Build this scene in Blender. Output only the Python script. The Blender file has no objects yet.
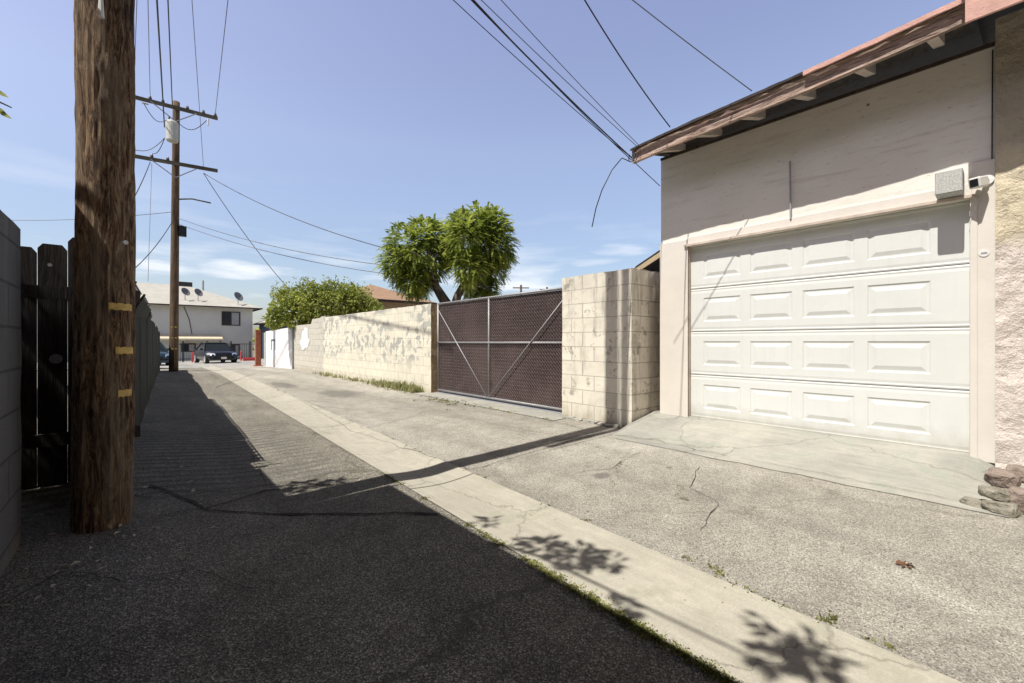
import bpy, math, random
from mathutils import Vector, noise
random.seed(7)
R = random.Random(11)
sc = bpy.context.scene
col = sc.collection

# ------------------------------------------------------------------ camera frame
F = 432.0; CH = 1.15
YAW = math.radians(40.96)
CA, SA = math.cos(YAW), math.sin(YAW)
def W(px, py, Y):
    """point seen at (px,py) at depth Y metres"""
    X = (px-512)*Y/F
    return Vector((CA*X+SA*Y, -SA*X+CA*Y, CH-(py-341.5)*Y/F))
def onx(px, py, x):           # on the plane x = const
    r = (px-512)/F
    y = (CA*x - r*SA*x)/(SA + r*CA)
    return W(px, py, SA*x+CA*y)
def ony(px, py, y):           # on the plane y = const
    r = (px-512)/F
    x = (SA*y + r*CA*y)/(CA - r*SA)
    return W(px, py, SA*x+CA*y)

# ------------------------------------------------------------------ ground shape
def gl(y): return 1.49+.038*y
def gr(y): return 2.085+.038*y
def base(y): return -.02*max(0, y-18)
def sstep(a, b, t):
    t = max(0, min(1, (t-a)/(b-a))); return t*t*(3-2*t)
def gz(x, y):
    z = base(y)
    L, Rr = gl(y), gr(y)
    if x < L: z += .12*sstep(.9, -.2, x)
    elif x <= Rr:
        c = (x-L)/(Rr-L); z += -.022*math.sin(math.pi*c)
    else: z += .035*sstep(Rr, 4.7, x)
    return z

# ------------------------------------------------------------------ helpers
class MB:
    def __init__(s): s.v = []; s.f = []; s.mi = []
    def add(s, vs, fs, mi=0):
        o = len(s.v); s.v += [tuple(p) for p in vs]
        for f in fs: s.f.append(tuple(i+o for i in f)); s.mi.append(mi)
        return s
    def box(s, a, b, mi=0):
        x0,y0,z0 = a; x1,y1,z1 = b
        x0,x1=min(x0,x1),max(x0,x1); y0,y1=min(y0,y1),max(y0,y1); z0,z1=min(z0,z1),max(z0,z1)
        return s.add([(x0,y0,z0),(x1,y0,z0),(x1,y1,z0),(x0,y1,z0),(x0,y0,z1),(x1,y0,z1),(x1,y1,z1),(x0,y1,z1)],
                     [(0,3,2,1),(4,5,6,7),(0,1,5,4),(1,2,6,5),(2,3,7,6),(3,0,4,7)], mi)
    def bar(s, p, q, w, h, up=(0,0,1), mi=0):
        p, q = Vector(p), Vector(q); d = (q-p).normalized(); up = Vector(up)
        if abs(d.dot(up)) > .98: up = Vector((0,1,0))
        sd = d.cross(up).normalized(); u = sd.cross(d)
        vs = []
        for c in (p, q):
            for a, b in ((-1,-1),(1,-1),(1,1),(-1,1)): vs.append(c+sd*a*w/2+u*b*h/2)
        return s.add(vs, [(0,1,2,3),(7,6,5,4),(0,4,5,1),(1,5,6,2),(2,6,7,3),(3,7,4,0)], mi)
    def tube(s, pts, r, n=6, cap=True, mi=0):
        pts = [Vector(p) for p in pts]
        rs = r if isinstance(r, (list, tuple)) else [r]*len(pts)
        vs = []; k = len(pts); ref = None
        for i, p in enumerate(pts):
            d = (pts[min(i+1,k-1)]-pts[max(i-1,0)]).normalized()
            if ref is None: ref = Vector((0,0,1)) if abs(d.z) < .9 else Vector((1,0,0))
            a = d.cross(ref).normalized(); b = a.cross(d).normalized(); ref = b
            for j in range(n):
                t = 2*math.pi*j/n
                vs.append(p+(a*math.cos(t)+b*math.sin(t))*rs[i])
        fs = []
        for i in range(k-1):
            for j in range(n):
                j2 = (j+1) % n
                fs.append((i*n+j, i*n+j2, (i+1)*n+j2, (i+1)*n+j))
        if cap: fs += [tuple(range(n-1,-1,-1)), tuple((k-1)*n+j for j in range(n))]
        return s.add(vs, fs, mi)
    def build(s, name, mat, parent=None, smooth=False, loc=None):
        m = bpy.data.meshes.new(name)
        off = Vector(loc) if loc is not None else Vector((0,0,0))
        if parent is not None and loc is None: off = wloc(parent)
        m.from_pydata([tuple(Vector(v)-off) for v in s.v], [], s.f)
        mats = mat if isinstance(mat, (list, tuple)) else [mat]
        for x in mats: m.materials.append(x)
        if len(mats) > 1: m.polygons.foreach_set('material_index', s.mi)
        if smooth: m.polygons.foreach_set('use_smooth', [True]*len(m.polygons))
        m.update()
        o = bpy.data.objects.new(name, m); col.objects.link(o)
        if parent is not None:
            o.parent = parent; o.location = off-wloc(parent)
        else: o.location = off
        return o
def wloc(o):
    v = Vector(o.location)
    while o.parent: o = o.parent; v = v+Vector(o.location)
    return v
def tag(o, label=None, cat=None, group=None, kind=None):
    if label: o['label'] = label
    if cat: o['category'] = cat
    if group: o['group'] = group
    if kind: o['kind'] = kind
    return o
def empty(name, loc, label, cat, group=None):
    o = bpy.data.objects.new(name, None); o.empty_display_size = .2
    col.objects.link(o); o.location = loc
    return tag(o, label, cat, group)
def bevel(o, w=.006, seg=2):
    m = o.modifiers.new('bevel', 'BEVEL'); m.width = w; m.segments = seg; m.limit_method = 'ANGLE'
    return o

# ------------------------------------------------------------------ materials
class NT:
    def __init__(s, name):
        s.m = bpy.data.materials.new(name); s.m.use_nodes = True
        s.t = s.m.node_tree; s.b = s.t.nodes['Principled BSDF']
        s.tc = s.n('ShaderNodeTexCoord'); s.geo = None
    def n(s, ty, **k):
        x = s.t.nodes.new(ty)
        for a, b in k.items(): setattr(x, a, b)
        return x
    def l(s, a, b): s.t.links.new(a, b)
    def pos(s):
        if s.geo is None: s.geo = s.n('ShaderNodeNewGeometry')
        return s.geo.outputs['Position']
    def mapv(s, src, scale=(1,1,1), rot=(0,0,0), loc=(0,0,0)):
        x = s.n('ShaderNodeMapping'); s.l(src, x.inputs[0])
        x.inputs['Scale'].default_value = scale; x.inputs['Rotation'].default_value = rot; x.inputs['Location'].default_value = loc
        return x.outputs[0]
    def noise(s, v, scale, det=4, rough=.6, dist=0):
        x = s.n('ShaderNodeTexNoise'); s.l(v, x.inputs['Vector'])
        x.inputs['Scale'].default_value = scale; x.inputs['Detail'].default_value = det
        x.inputs['Roughness'].default_value = rough; x.inputs['Distortion'].default_value = dist
        return x.outputs['Fac']
    def voro(s, v, scale, feat='F1', out='Distance'):
        x = s.n('ShaderNodeTexVoronoi'); x.feature = feat; s.l(v, x.inputs['Vector'])
        x.inputs['Scale'].default_value = scale
        return x.outputs[out]
    def ramp(s, f, stops):
        x = s.n('ShaderNodeValToRGB'); s.l(f, x.inputs[0]); e = x.color_ramp.elements
        while len(e) < len(stops): e.new(.5)
        for i, (p, c) in enumerate(stops):
            e[i].position = p
            if not isinstance(c, (tuple, list)): c = (c, c, c)
            e[i].color = (*c, 1)
        return x.outputs[0]
    def mix(s, f, a, b, mode='MIX'):
        x = s.n('ShaderNodeMix'); x.data_type = 'RGBA'; x.blend_type = mode
        for v, i in ((f, 0), (a, 6), (b, 7)):
            if isinstance(v, (int, float)): x.inputs[i].default_value = v if i == 0 else (v, v, v, 1)
            elif isinstance(v, (tuple, list)): x.inputs[i].default_value = (*v, 1)
            else: s.l(v, x.inputs[i])
        return x.outputs[2]
    def math(s, op, a, b=0.0, clamp=False):
        x = s.n('ShaderNodeMath'); x.operation = op; x.use_clamp = clamp
        for v, i in ((a, 0), (b, 1)):
            if isinstance(v, (int, float)): x.inputs[i].default_value = v
            else: s.l(v, x.inputs[i])
        return x.outputs[0]
    def sep(s, v):
        x = s.n('ShaderNodeSeparateXYZ'); s.l(v, x.inputs[0]); return x.outputs
    def comb(s, a, b, c=0.0):
        x = s.n('ShaderNodeCombineXYZ')
        for i, v in enumerate((a, b, c)):
            if isinstance(v, (int, float)): x.inputs[i].default_value = v
            else: s.l(v, x.inputs[i])
        return x.outputs[0]
    def col(s, c):
        if isinstance(c, (tuple, list)): s.b.inputs['Base Color'].default_value = (*c, 1)
        else: s.l(c, s.b.inputs['Base Color'])
    def bump(s, h, dist=.01, strength=1.0):
        x = s.n('ShaderNodeBump'); x.inputs['Distance'].default_value = dist; x.inputs['Strength'].default_value = strength
        s.l(h, x.inputs['Height'])
        prev = s.b.inputs['Normal'].links
        if prev: s.l(prev[0].from_socket, x.inputs['Normal'])
        s.l(x.outputs[0], s.b.inputs['Normal'])
    def rough(s, v): s.b.inputs['Roughness'].default_value = v
    def metal(s, v): s.b.inputs['Metallic'].default_value = v

def simple(name, c, rough=.7, metal=0, var=.15, scale=6, bump=.0, bs=60):
    n = NT(name); p = n.pos()
    f = n.noise(p, scale, 5, .65)
    lo = tuple(x*(1-var) for x in c); hi = tuple(min(1, x*(1+var)) for x in c)
    n.col(n.ramp(f, [(.3, lo), (.7, hi)])); n.rough(rough); n.metal(metal)
    if bump: n.bump(n.noise(p, bs, 4), bump)
    return n.m

def asphalt(name, lo, hi, cross_stripes=False, crack_amt=.3, spots=(), speck=((0, .52), (.25, .85), (.7, 1.08), (1, 1.6))):
    n = NT(name); p = n.pos()
    big = n.noise(p, .55, 5, .6)
    c = n.ramp(big, [(.3, lo), (.7, hi)])
    med = n.noise(p, 4.5, 4, .7)
    c = n.mix(1.0, c, n.ramp(med, [(.3, .8), (.7, 1.12)]), 'MULTIPLY')
    sp = n.voro(p, 175, 'F1', 'Color')
    spv = n.sep(sp)[0]
    c = n.mix(1.0, c, n.ramp(spv, list(speck)), 'MULTIPLY')
    tr_ = n.noise(n.mapv(p, (1.6,.12,1)), 1.3, 3, .5)
    c = n.mix(1.0, c, n.ramp(tr_, [(.35, .86), (.65, 1.1)]), 'MULTIPLY')
    fine = n.noise(p, 210, 3, .8)
    c = n.mix(.7, c, n.ramp(fine, [(.32, .35), (.55, 1.1), (.7, 1.45)]), 'MULTIPLY')
    # oil spots and stains
    st = n.noise(n.mapv(p, (1,.6,1)), 1.7, 3, .5, .3)
    c = n.mix(n.ramp(st, [(.66, 0), (.76, .55)]), c, (.09,.085,.075))
    for (sx_, sy_, rx_, ry_) in spots:
        q_ = n.sep(p)
        dx_ = n.math('DIVIDE', n.math('SUBTRACT', q_[0], sx_), rx_); dy_ = n.math('DIVIDE', n.math('SUBTRACT', q_[1], sy_), ry_)
        dd = n.math('SQRT', n.math('ADD', n.math('MULTIPLY', dx_, dx_), n.math('MULTIPLY', dy_, dy_)))
        dd = n.math('ADD', dd, n.math('MULTIPLY', n.math('SUBTRACT', n.noise(p, 7, 4), .5), 1.3))
        c = n.mix(n.ramp(dd, [(.55, .6), (1.0, 0)]), c, (.10,.095,.085))
    # thin wandering cracks
    wob = n.noise(p, 3.0, 4, .6)
    vv = n.n('ShaderNodeVectorMath'); vv.operation = 'ADD'
    n.l(p, vv.inputs[0]); n.l(n.comb(n.math('MULTIPLY', wob, .6), n.math('MULTIPLY', n.noise(p, 2.1), .6)), vv.inputs[1])
    cr = n.voro(vv.outputs[0], .42, 'DISTANCE_TO_EDGE')
    crm = n.ramp(cr, [(.0, 1), (.006, .75), (.012, 0)])
    c = n.mix(n.math('MULTIPLY', crm, crack_amt), c, (.09,.085,.06))
    if cross_stripes:  # dark stripes with bumps across the lane
        s = n.sep(p)
        wv = n.math('SINE', n.math('ADD', n.math('MULTIPLY', s[1], 40), n.math('MULTIPLY', n.noise(p, 3), 5)))
        zone = n.math('MULTIPLY', n.ramp(n.math('DIVIDE', s[1], 10), [(.36, 0), (.39, 1), (.63, 1), (.7, 0)]),
                      n.ramp(n.math('DIVIDE', s[0], 3), [(.15, 1), (.42, 1), (.52, 0)]))
        zone = n.math('MULTIPLY', zone, n.ramp(n.noise(p, 1.6), [(.35, .5), (.6, 1)]))
        c = n.mix(n.math('MULTIPLY', n.ramp(wv, [(.1, 0), (.8, .85)]), zone), c, (.12,.11,.095))
        n.bump(n.math('MULTIPLY', wv, zone), .010, .9)
    n.col(c); n.rough(.92)
    n.bump(n.math('ADD', n.voro(p, 175), n.math('MULTIPLY', fine, .8)), .006, .9)
    n.bump(n.math('SUBTRACT', n.math('MULTIPLY', med, .6), n.math('MULTIPLY', crm, crack_amt)), .012, .7)
    return n.m

def concrete(name, lo, hi, joints=0, tint=(.30,.29,.22)):
    n = NT(name); p = n.pos()
    c = n.ramp(n.noise(p, 1.3, 6, .65), [(.3, lo), (.7, hi)])
    c = n.mix(1.0, c, n.ramp(n.noise(n.mapv(p, (6,1,6)), 3, 5, .7), [(.3, .86), (.7, 1.08)]), 'MULTIPLY')
    fine = n.noise(p, 110, 3, .8)
    c = n.mix(.6, c, n.ramp(fine, [(.3, .75), (.7, 1.2)]), 'MULTIPLY')
    c = n.mix(n.ramp(n.noise(p, 2.6, 6, .7, .4), [(.52, 0), (.66, .65)]), c, tint)
    wob = n.comb(n.math('MULTIPLY', n.noise(p, 5), .3), n.math('MULTIPLY', n.noise(p, 4), .3))
    vv = n.n('ShaderNodeVectorMath'); vv.operation = 'ADD'; n.l(p, vv.inputs[0]); n.l(wob, vv.inputs[1])
    cr = n.ramp(n.voro(vv.outputs[0], .8, 'DISTANCE_TO_EDGE'), [(0, .5), (.004, .25), (.008, 0)])
    c = n.mix(cr, c, (.14,.13,.105))
    if joints:
        y = n.sep(p)[1]
        j = n.math('PINGPONG', y, joints/2)
        jm = n.ramp(j, [(0, 1), (.006, .9), (.012, 0)])
        c = n.mix(jm, c, (.12,.115,.09)); n.bump(n.math('SUBTRACT', 1, jm), .01)
    n.col(c); n.rough(.9)
    n.bump(fine, .002, .7); n.bump(n.math('SUBTRACT', n.noise(p, 9, 5), cr), .008, .6)
    return n.m

def blockwall(name, cpaint, cbare, axis='x', patches=0, stain=.5, joint_dark=.6, grey=(.42,.42,.38), off=(0,0)):
    """painted concrete block, 0.406 x 0.203 m courses, in the plane across `axis`"""
    n = NT(name); p = n.pos(); s = n.sep(p)
    h = s[1] if axis == 'x' else s[0]
    v = n.comb(n.math('ADD', h, off[0]), n.math('ADD', s[2], off[1]))
    br = n.n('ShaderNodeTexBrick'); n.l(v, br.inputs['Vector'])
    br.inputs['Scale'].default_value = 1; br.inputs['Brick Width'].default_value = .406; br.inputs['Row Height'].default_value = .203
    br.inputs['Mortar Size'].default_value = .006; br.inputs['Mortar Smooth'].default_value = .3
    br.inputs['Color1'].default_value = (.93,.93,.93,1); br.inputs['Color2'].default_value = (1,1,1,1); br.inputs['Mortar'].default_value = (joint_dark,)*3+(1,)
    c = n.mix(n.ramp(n.noise(p, 1.1, 5, .6), [(.35, 0), (.7, .35)]), cpaint, tuple(x*.86 for x in cpaint))
    if patches:
        # old paint rubbed through in courses: greyish rounded patches
        pv = n.comb(n.math('MULTIPLY', h, 4.6), n.math('MULTIPLY', s[2], 5.0))
        q = n.noise(pv, 1.0, 2, .5, .5)
        band = n.noise(n.comb(n.math('MULTIPLY', h, .35), n.math('MULTIPLY', s[2], 1.3)), 1.6, 2)
        m = n.math('MULTIPLY', n.ramp(q, [(.5, 0), (.54, 1)]), n.ramp(band, [(.40, 0), (.5, 1)]))
        hgt = n.ramp(n.math('DIVIDE', s[2], 2), [(.25, 0), (.4, 1)])
        m = n.math('MULTIPLY', n.math('MULTIPLY', m, hgt), patches)
        c = n.mix(m, c, grey)
    c = n.mix(1.0, c, br.outputs['Color'], 'MULTIPLY')
    ch = n.noise(p, 4.2, 7, .75, .3)
    c = n.mix(n.ramp(ch, [(.56, 0), (.62, stain)]), c, cbare)
    bigs = n.noise(p, 2.0, 6, .7, .8)
    c = n.mix(n.ramp(bigs, [(.50, 0), (.62, stain*.55)]), c, tuple((a+b_)/2 for a, b_ in zip(cbare, cpaint)))
    streak = n.noise(n.mapv(p, (5,5,.5)), 1.6, 5, .7)
    c = n.mix(n.ramp(streak, [(.54, 0), (.72, stain*.8)]), c, (.27,.24,.19))
    # splash dirt near the ground has a shape of its own
    low = n.math('ADD', s[2], n.math('MULTIPLY', n.noise(p, 5, 5, .7), .5))
    c = n.mix(n.ramp(low, [(.25, .6), (.5, 0)]), c, (.33,.29,.21))
    n.col(c); n.rough(.88)
    n.bump(n.noise(p, 60, 4, .7), .004, .8)
    n.bump(n.ramp(br.outputs['Fac'], [(0, 1), (1, 0)]), .02, 1.0)
    return n.m

def wood(name, dark, mid, light, sc_=1.0, axis='z', bump=.02, stops=(.3,.5,.72)):
    n = NT(name); p = n.pos()
    st = {'z': (14,14,1.1), 'y': (14,1.1,14), 'x': (1.1,14,14)}[axis]
    st = tuple(x*sc_ for x in st)
    f = n.noise(n.mapv(p, st), 1.0, 7, .7, .6)
    c = n.ramp(f, [(stops[0], dark), (stops[1], mid), (stops[2], light)])
    f2 = n.noise(p, 3, 4)
    c = n.mix(1.0, c, n.ramp(f2, [(.3, .75), (.7, 1.2)]), 'MULTIPLY')
    n.col(c); n.rough(.9); n.bump(f, bump)
    return n.m

M = {}
M['asphalt'] = asphalt('worn_asphalt', (.34,.315,.265), (.46,.435,.375), spots=((3.35,9.6,.45,1.0),(2.98,2.28,.12,.09),(3.6,2.0,.05,.04),(3.0,1.55,.05,.03),(4.0,3.3,.5,.12),(2.9,12.5,.3,1.2)), crack_amt=.22, speck=((0, .42), (.25, .85), (.7, 1.08), (1, 1.6)))
M['asphalt_l'] = asphalt('left_asphalt', (.225,.205,.165), (.33,.305,.25), cross_stripes=True, crack_amt=.6, speck=((0, .3), (.4, .7), (.8, 1.1), (1, 2.4)))
M['gutter'] = concrete('gutter_concrete', (.37,.345,.28), (.47,.44,.365), joints=3.05)
M['apron'] = concrete('apron_concrete', (.26,.26,.235), (.44,.42,.36), tint=(.27,.295,.25))
M['gravel'] = simple('ground_dirt', (.24,.2,.15), .95, 0, .3, 1.5, .02, 20)
M['park'] = asphalt('far_asphalt', (.33,.32,.29), (.40,.39,.36))
M['cream_blk'] = blockwall('cream_block', (.80,.755,.64), (.33,.31,.26), 'x', 0, .95, .68, off=(-3.15+.01, -.06))
M['cream_blk_y'] = blockwall('cream_block_side', (.76,.69,.58), (.33,.30,.25), 'y', 0, .95, .68, off=(-4.75, -.06))
M['long_blk'] = blockwall('buffed_block', (.80,.76,.62), (.44,.42,.35), 'x', .95, .3, .9, (.43,.435,.39))
M['grey_blk'] = blockwall('grey_block', (.62,.59,.50), (.42,.40,.33), 'x', .6, .3, .8, (.48,.47,.42))
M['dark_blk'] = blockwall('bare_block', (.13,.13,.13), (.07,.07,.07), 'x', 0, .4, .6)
M['white_wall'] = simple('white_painted_wall', (.78,.78,.76), .8, 0, .08, 2, .003)
M['rough_end'] = simple('rough_brown_render', (.38,.28,.16), .95, 0, .35, 14, .02, 40)
M['trim'] = simple('pinkish_trim_paint', (.69,.65,.59), .7, 0, .06, 2.5, .0015, 30)
M['door'] = simple('white_door_paint', (.655,.685,.655), .5, 0, .03, 1.2)
M['seal'] = simple('black_rubber', (.03,.03,.03), .8)
M['shadow_gap'] = simple('dark_interior', (.03,.028,.025), .9)
M['galv'] = simple('galvanised_steel', (.36,.36,.37), .55, .4, .12, 12)
M['galv_d'] = simple('dull_chain_wire', (.27,.23,.22), .6, .3, .15, 12)
M['brown'] = None
M['black'] = simple('black_metal', (.02,.02,.022), .5, .3)
M['wire'] = simple('cable_black', (.03,.03,.04), .6)
M['wire_l'] = simple('cable_weathered', (.13,.13,.16), .6)
M['white_plastic'] = simple('white_plastic', (.75,.75,.73), .4, 0, .03)
M['yellow'] = simple('chipped_yellow_plate', (.62,.43,.12), .6, 0, .3, 30)
M['rust'] = simple('rusty_red_steel', (.30,.10,.055), .8, 0, .25, 8)
M['red'] = simple('red_paint', (.5,.05,.05), .6)
M['navy'] = simple('navy_siding', (.05,.065,.10), .8)
M['pale_roof'] = simple('pale_roofing', (.40,.385,.34), .9, 0, .12, 1.5)
M['house_wall'] = simple('house_stucco', (.50,.49,.45), .9, 0, .06, .8)
M['glass'] = simple('dark_glass', (.02,.025,.03), .12, 0, .1)
M['dk_trim'] = simple('dark_fascia', (.05,.035,.03), .8)
M['awning'] = simple('beige_awning', (.58,.50,.36), .8)
M['carpaint'] = simple('black_car_paint', (.012,.013,.018), .18)
M['car2'] = simple('navy_car_paint', (.02,.04,.06), .2)
M['chrome'] = simple('pale_lamp_lens', (.7,.72,.75), .15, .6)
M['tyre'] = simple('tyre_rubber', (.02,.02,.02), .9)
M['brown_roof'] = simple('brown_shingle', (.30,.19,.12), .95, 0, .2, 5, .01, 20)
M['tan_wall'] = simple('tan_stucco', (.55,.45,.33), .9)
M['pinkstone'] = simple('pinkish_stone', (.27,.215,.18), .9, 0, .35, 14, .03, 30)
M['tanstone'] = simple('tan_stone', (.27,.25,.20), .9, 0, .35, 14, .03, 30)
M['roofing'] = simple('dark_roll_roofing', (.055,.045,.042), .95, 0, .3, 9, .01, 80)
M['ceram'] = simple('insulator', (.10,.07,.06), .3)

n = NT('white_door_enamel'); p = n.pos(); s_ = n.sep(p)
c = n.ramp(n.noise(p, 1.1, 4), [(.3, (.67,.69,.665)), (.7, (.72,.735,.71))])
st_ = n.noise(n.mapv(p, (3,9,.6)), 1.4, 6, .7)
c = n.mix(n.ramp(st_, [(.52, 0), (.72, .18)]), c, (.50,.50,.45))
low = n.math('ADD', s_[2], n.math('MULTIPLY', n.noise(p, 6, 5, .7), .35))
c = n.mix(n.ramp(low, [(.34, .55), (.56, 0)]), c, (.40,.37,.30))
n.col(c); n.rough(.5); n.bump(n.noise(p, 2.2, 3), .012, .5); M['door'] = n.m
# garage face: pinkish white board with scuffs, flaking and little holes
n = NT('scuffed_garage_board'); p = n.pos()
c = n.ramp(n.noise(p, 1.5, 5, .6), [(.3, (.77,.735,.66)), (.7, (.84,.81,.74))])
c = n.mix(n.ramp(n.noise(n.mapv(p, (1,.5,6)), 2.2, 7, .75), [(.54, 0), (.68, .5)]), c, (.50,.44,.37))
c = n.mix(n.ramp(n.noise(n.mapv(p, (1,.8,3)), 9, 6, .8), [(.60, 0), (.66, .6)]), c, (.36,.31,.26))
hol = n.voro(n.mapv(p,(0,1,1)), 3.4); c = n.mix(n.ramp(hol, [(.035, .85), (.05, 0)]), c, (.12,.09,.07))
n.col(c); n.rough(.8); n.bump(n.noise(p, 14, 6, .7), .004); M['board'] = n.m
# rough stucco right of the garage, yellowish above and pink below
n = NT('rough_stucco'); p = n.pos(); s = n.sep(p)
hz = n.math('ADD', s[2], n.math('MULTIPLY', n.noise(p, 4, 5), .35))
c = n.ramp(n.math('DIVIDE', hz, 4), [(.50, (.74,.66,.60)), (.54, (.70,.62,.45)), (.70, (.70,.62,.46)), (.72, (.50,.45,.35))])  # greyer top stop is eave shade put into the colour
c = n.mix(n.ramp(n.noise(p, 7, 7, .75), [(.55, 0), (.68, .5)]), c, (.42,.35,.27))
n.col(c); n.rough(.95); n.bump(n.noise(p, 11, 6, .7), .05); n.bump(n.noise(p, 70, 4), .006); M['stucco'] = n.m
# brown slat screen
n = NT('brown_privacy_screen'); p = n.pos()
c = n.ramp(n.noise(n.mapv(p, (1,1.2,26)), 2.0, 5, .7), [(.3, (.02,.011,.011)), (.6, (.045,.023,.022)), (.8, (.11,.065,.058))])
c = n.mix(n.ramp(n.noise(p, 1.1, 5, .6), [(.45, 0), (.7, .45)]), c, (.14,.095,.085))
c = n.mix(n.ramp(n.voro(n.mapv(p,(0,1,1)), 1.3), [(.05, .8), (.10, 0)]), c, (.015,.01,.01))
n.col(c); n.rough(.8); n.bump(n.noise(n.mapv(p, (1,1.5,40)), 2), .01); M['brown'] = n.m
# fascia: flaking pink paint over split grey-brown timber
n = NT('flaking_fascia'); p = n.pos()
f = n.noise(n.mapv(p, (34,2.6,34)), 1.0, 8, .8, 1.6)
c = n.ramp(f, [(.34, (.03,.02,.014)), (.42, (.17,.11,.085)), (.47, (.42,.30,.235)), (.58, (.62,.49,.41))])
c = n.mix(n.ramp(n.noise(n.mapv(p, (3,1.2,8)), 2.5, 6, .7), [(.52, 0), (.56, .6)]), c, (.58,.38,.31))
n.col(c); n.rough(.9); n.bump(f, .03); M['fascia'] = n.m
M['pinkfascia'] = simple('pink_fascia_paint', (.62,.37,.31), .8, 0, .15, 8, .004)
M['rafter'] = simple('pale_rafter', (.55,.47,.40), .85, 0, .2, 6)
M['rafter_wood'] = wood('old_sheathing', (.02,.014,.01), (.06,.04,.03), (.12,.09,.065), axis='x')
M['eave_tan'] = simple('tan_eave_board', (.66,.53,.34), .85, 0, .1)
# near pole bark
n = NT('creosoted_pole'); p = n.tc.outputs['Object']
f = n.noise(n.mapv(p, (34,34,5.0)), 1.0, 9, .82, 1.5)
c = n.ramp(f, [(.36, (.010,.006,.005)), (.43, (.08,.042,.025)), (.50, (.32,.18,.09)), (.60, (.62,.46,.30))])
c = n.mix(1.0, c, n.ramp(n.noise(p, 2.2, 4), [(.3, .6), (.7, 1.25)]), 'MULTIPLY')
c = n.mix(n.ramp(n.noise(n.mapv(p, (6,6,.8)), 1.7, 4), [(.5, 0), (.64, .6)]), c, (.40,.33,.24))
n.col(c); n.rough(.92); n.bump(f, .05); M['pole'] = n.m
M['pole_far'] = wood('weathered_pole', (.035,.022,.014), (.11,.07,.038), (.22,.15,.08), .8)
M['arm'] = wood('weathered_arm', (.05,.045,.03), (.11,.095,.065), (.2,.17,.12), .6, 'x')
M['boards'] = wood('old_fence_board', (.02,.014,.012), (.05,.036,.03), (.10,.08,.07), 1.2)
M['corr'] = simple('dark_corrugated_steel', (.035,.038,.034), .8, .1, .35, 3)
M['bark'] = wood('tree_bark', (.05,.04,.035), (.13,.105,.09), (.2,.17,.14), 1)

def leafmat(name, lo, hi, scale=1.6, tr=.25):
    n = NT(name); p = n.pos()
    f = n.noise(p, scale, 3, .7); f2 = n.noise(p, 16, 2)
    c = n.ramp(f, [(.35, lo), (.65, hi)])
    c = n.mix(.8, c, n.ramp(f2, [(.3, .55), (.7, 1.4)]), 'MULTIPLY')
    n.col(c); n.rough(.5); n.b.inputs['Specular IOR Level'].default_value = .3
    tn = n.n('ShaderNodeBsdfTranslucent'); n.l(c, tn.inputs['Color'])
    ms = n.n('ShaderNodeMixShader'); ms.inputs[0].default_value = tr
    out = [x for x in n.t.nodes if x.type == 'OUTPUT_MATERIAL'][0]
    n.l(n.b.outputs[0], ms.inputs[1]); n.l(tn.outputs[0], ms.inputs[2]); n.l(ms.outputs[0], out.inputs[0])
    return n.m
M['jac'] = leafmat('feathery_leaf', (.14,.20,.035), (.50,.56,.12), 2.0, .45)
M['bush'] = leafmat('shrub_leaf', (.17,.21,.04), (.52,.56,.15), 2.2, .5)
M['weed'] = leafmat('weed_leaf', (.24,.26,.10), (.46,.44,.24), 9, .4)
M['moss'] = leafmat('moss', (.15,.16,.05), (.27,.27,.09), 5, .1)

# ------------------------------------------------------------------ ground sheets
def sheet(name, xa, xb, y0, y1, nx, ny, mat, dz=0.0, f=gz, wob=0, seed=0):
    """sheet between edge functions xa(y), xb(y) following the ground"""
    b = MB(); vs = []; fs = []
    for j in range(ny+1):
        y = y0+(y1-y0)*j/ny
        a_, b_ = xa(y), xb(y)
        if wob:
            a_ += wob*(noise.noise((seed, y*2.3, 0))+.5*noise.noise((seed, y*9, 3)))
            b_ += wob*(noise.noise((seed+9, y*2.3, 0))+.5*noise.noise((seed+9, y*9, 3)))
        for i in range(nx+1):
            x = a_+(b_-a_)*i/nx
            vs.append((x, y, f(x, y)+dz))
    for j in range(ny):
        for i in range(nx):
            a = j*(nx+1)+i; fs.append((a, a+1, a+nx+2, a+nx+1))
    b.add(vs, fs); o = b.build(name, mat, smooth=True); o['kind'] = 'structure'; return o
def farz(x, y): return -.12+(-.02*max(0, min(y, 60)-18))
b = MB()
xs = [-900,-200,-60,-20,-8,0,8,20,60,200,900]; ys = [-900,-200,-60,-20,-8,0,10,18,30,45,60,90,200,900]
b.add([(x,y,farz(x,y)) for y in ys for x in xs], [(j*11+i, j*11+i+1, j*11+i+12, j*11+i+11) for j in range(len(ys)-1) for i in range(10)])
b.build('ground', M['gravel'])['kind'] = 'structure'
def seam(x):    # edge of the newer asphalt near the camera
    return 3.30+.22*noise.noise((x*1.7, 4.2, 0))+.06*noise.noise((x*7, 1.2, 0))
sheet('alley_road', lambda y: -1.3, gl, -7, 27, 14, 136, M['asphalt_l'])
sheet('alley_road_right', gr, lambda y: 5.1, -7, 27, 12, 136, M['asphalt'])
sheet('concrete_gutter', lambda y: gl(y)-.002, lambda y: gr(y)+.002, -7, 30, 8, 148, M['gutter'], .006)
sheet('yard_left', lambda y: -9, lambda y: -.6, -7, 60, 8, 40, M['gravel'], -.01, lambda x, y: base(y)+.09)
sheet('parking_area', lambda y: -14, lambda y: 26, 26.9, 50, 12, 24, M['park'], -.006)

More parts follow.
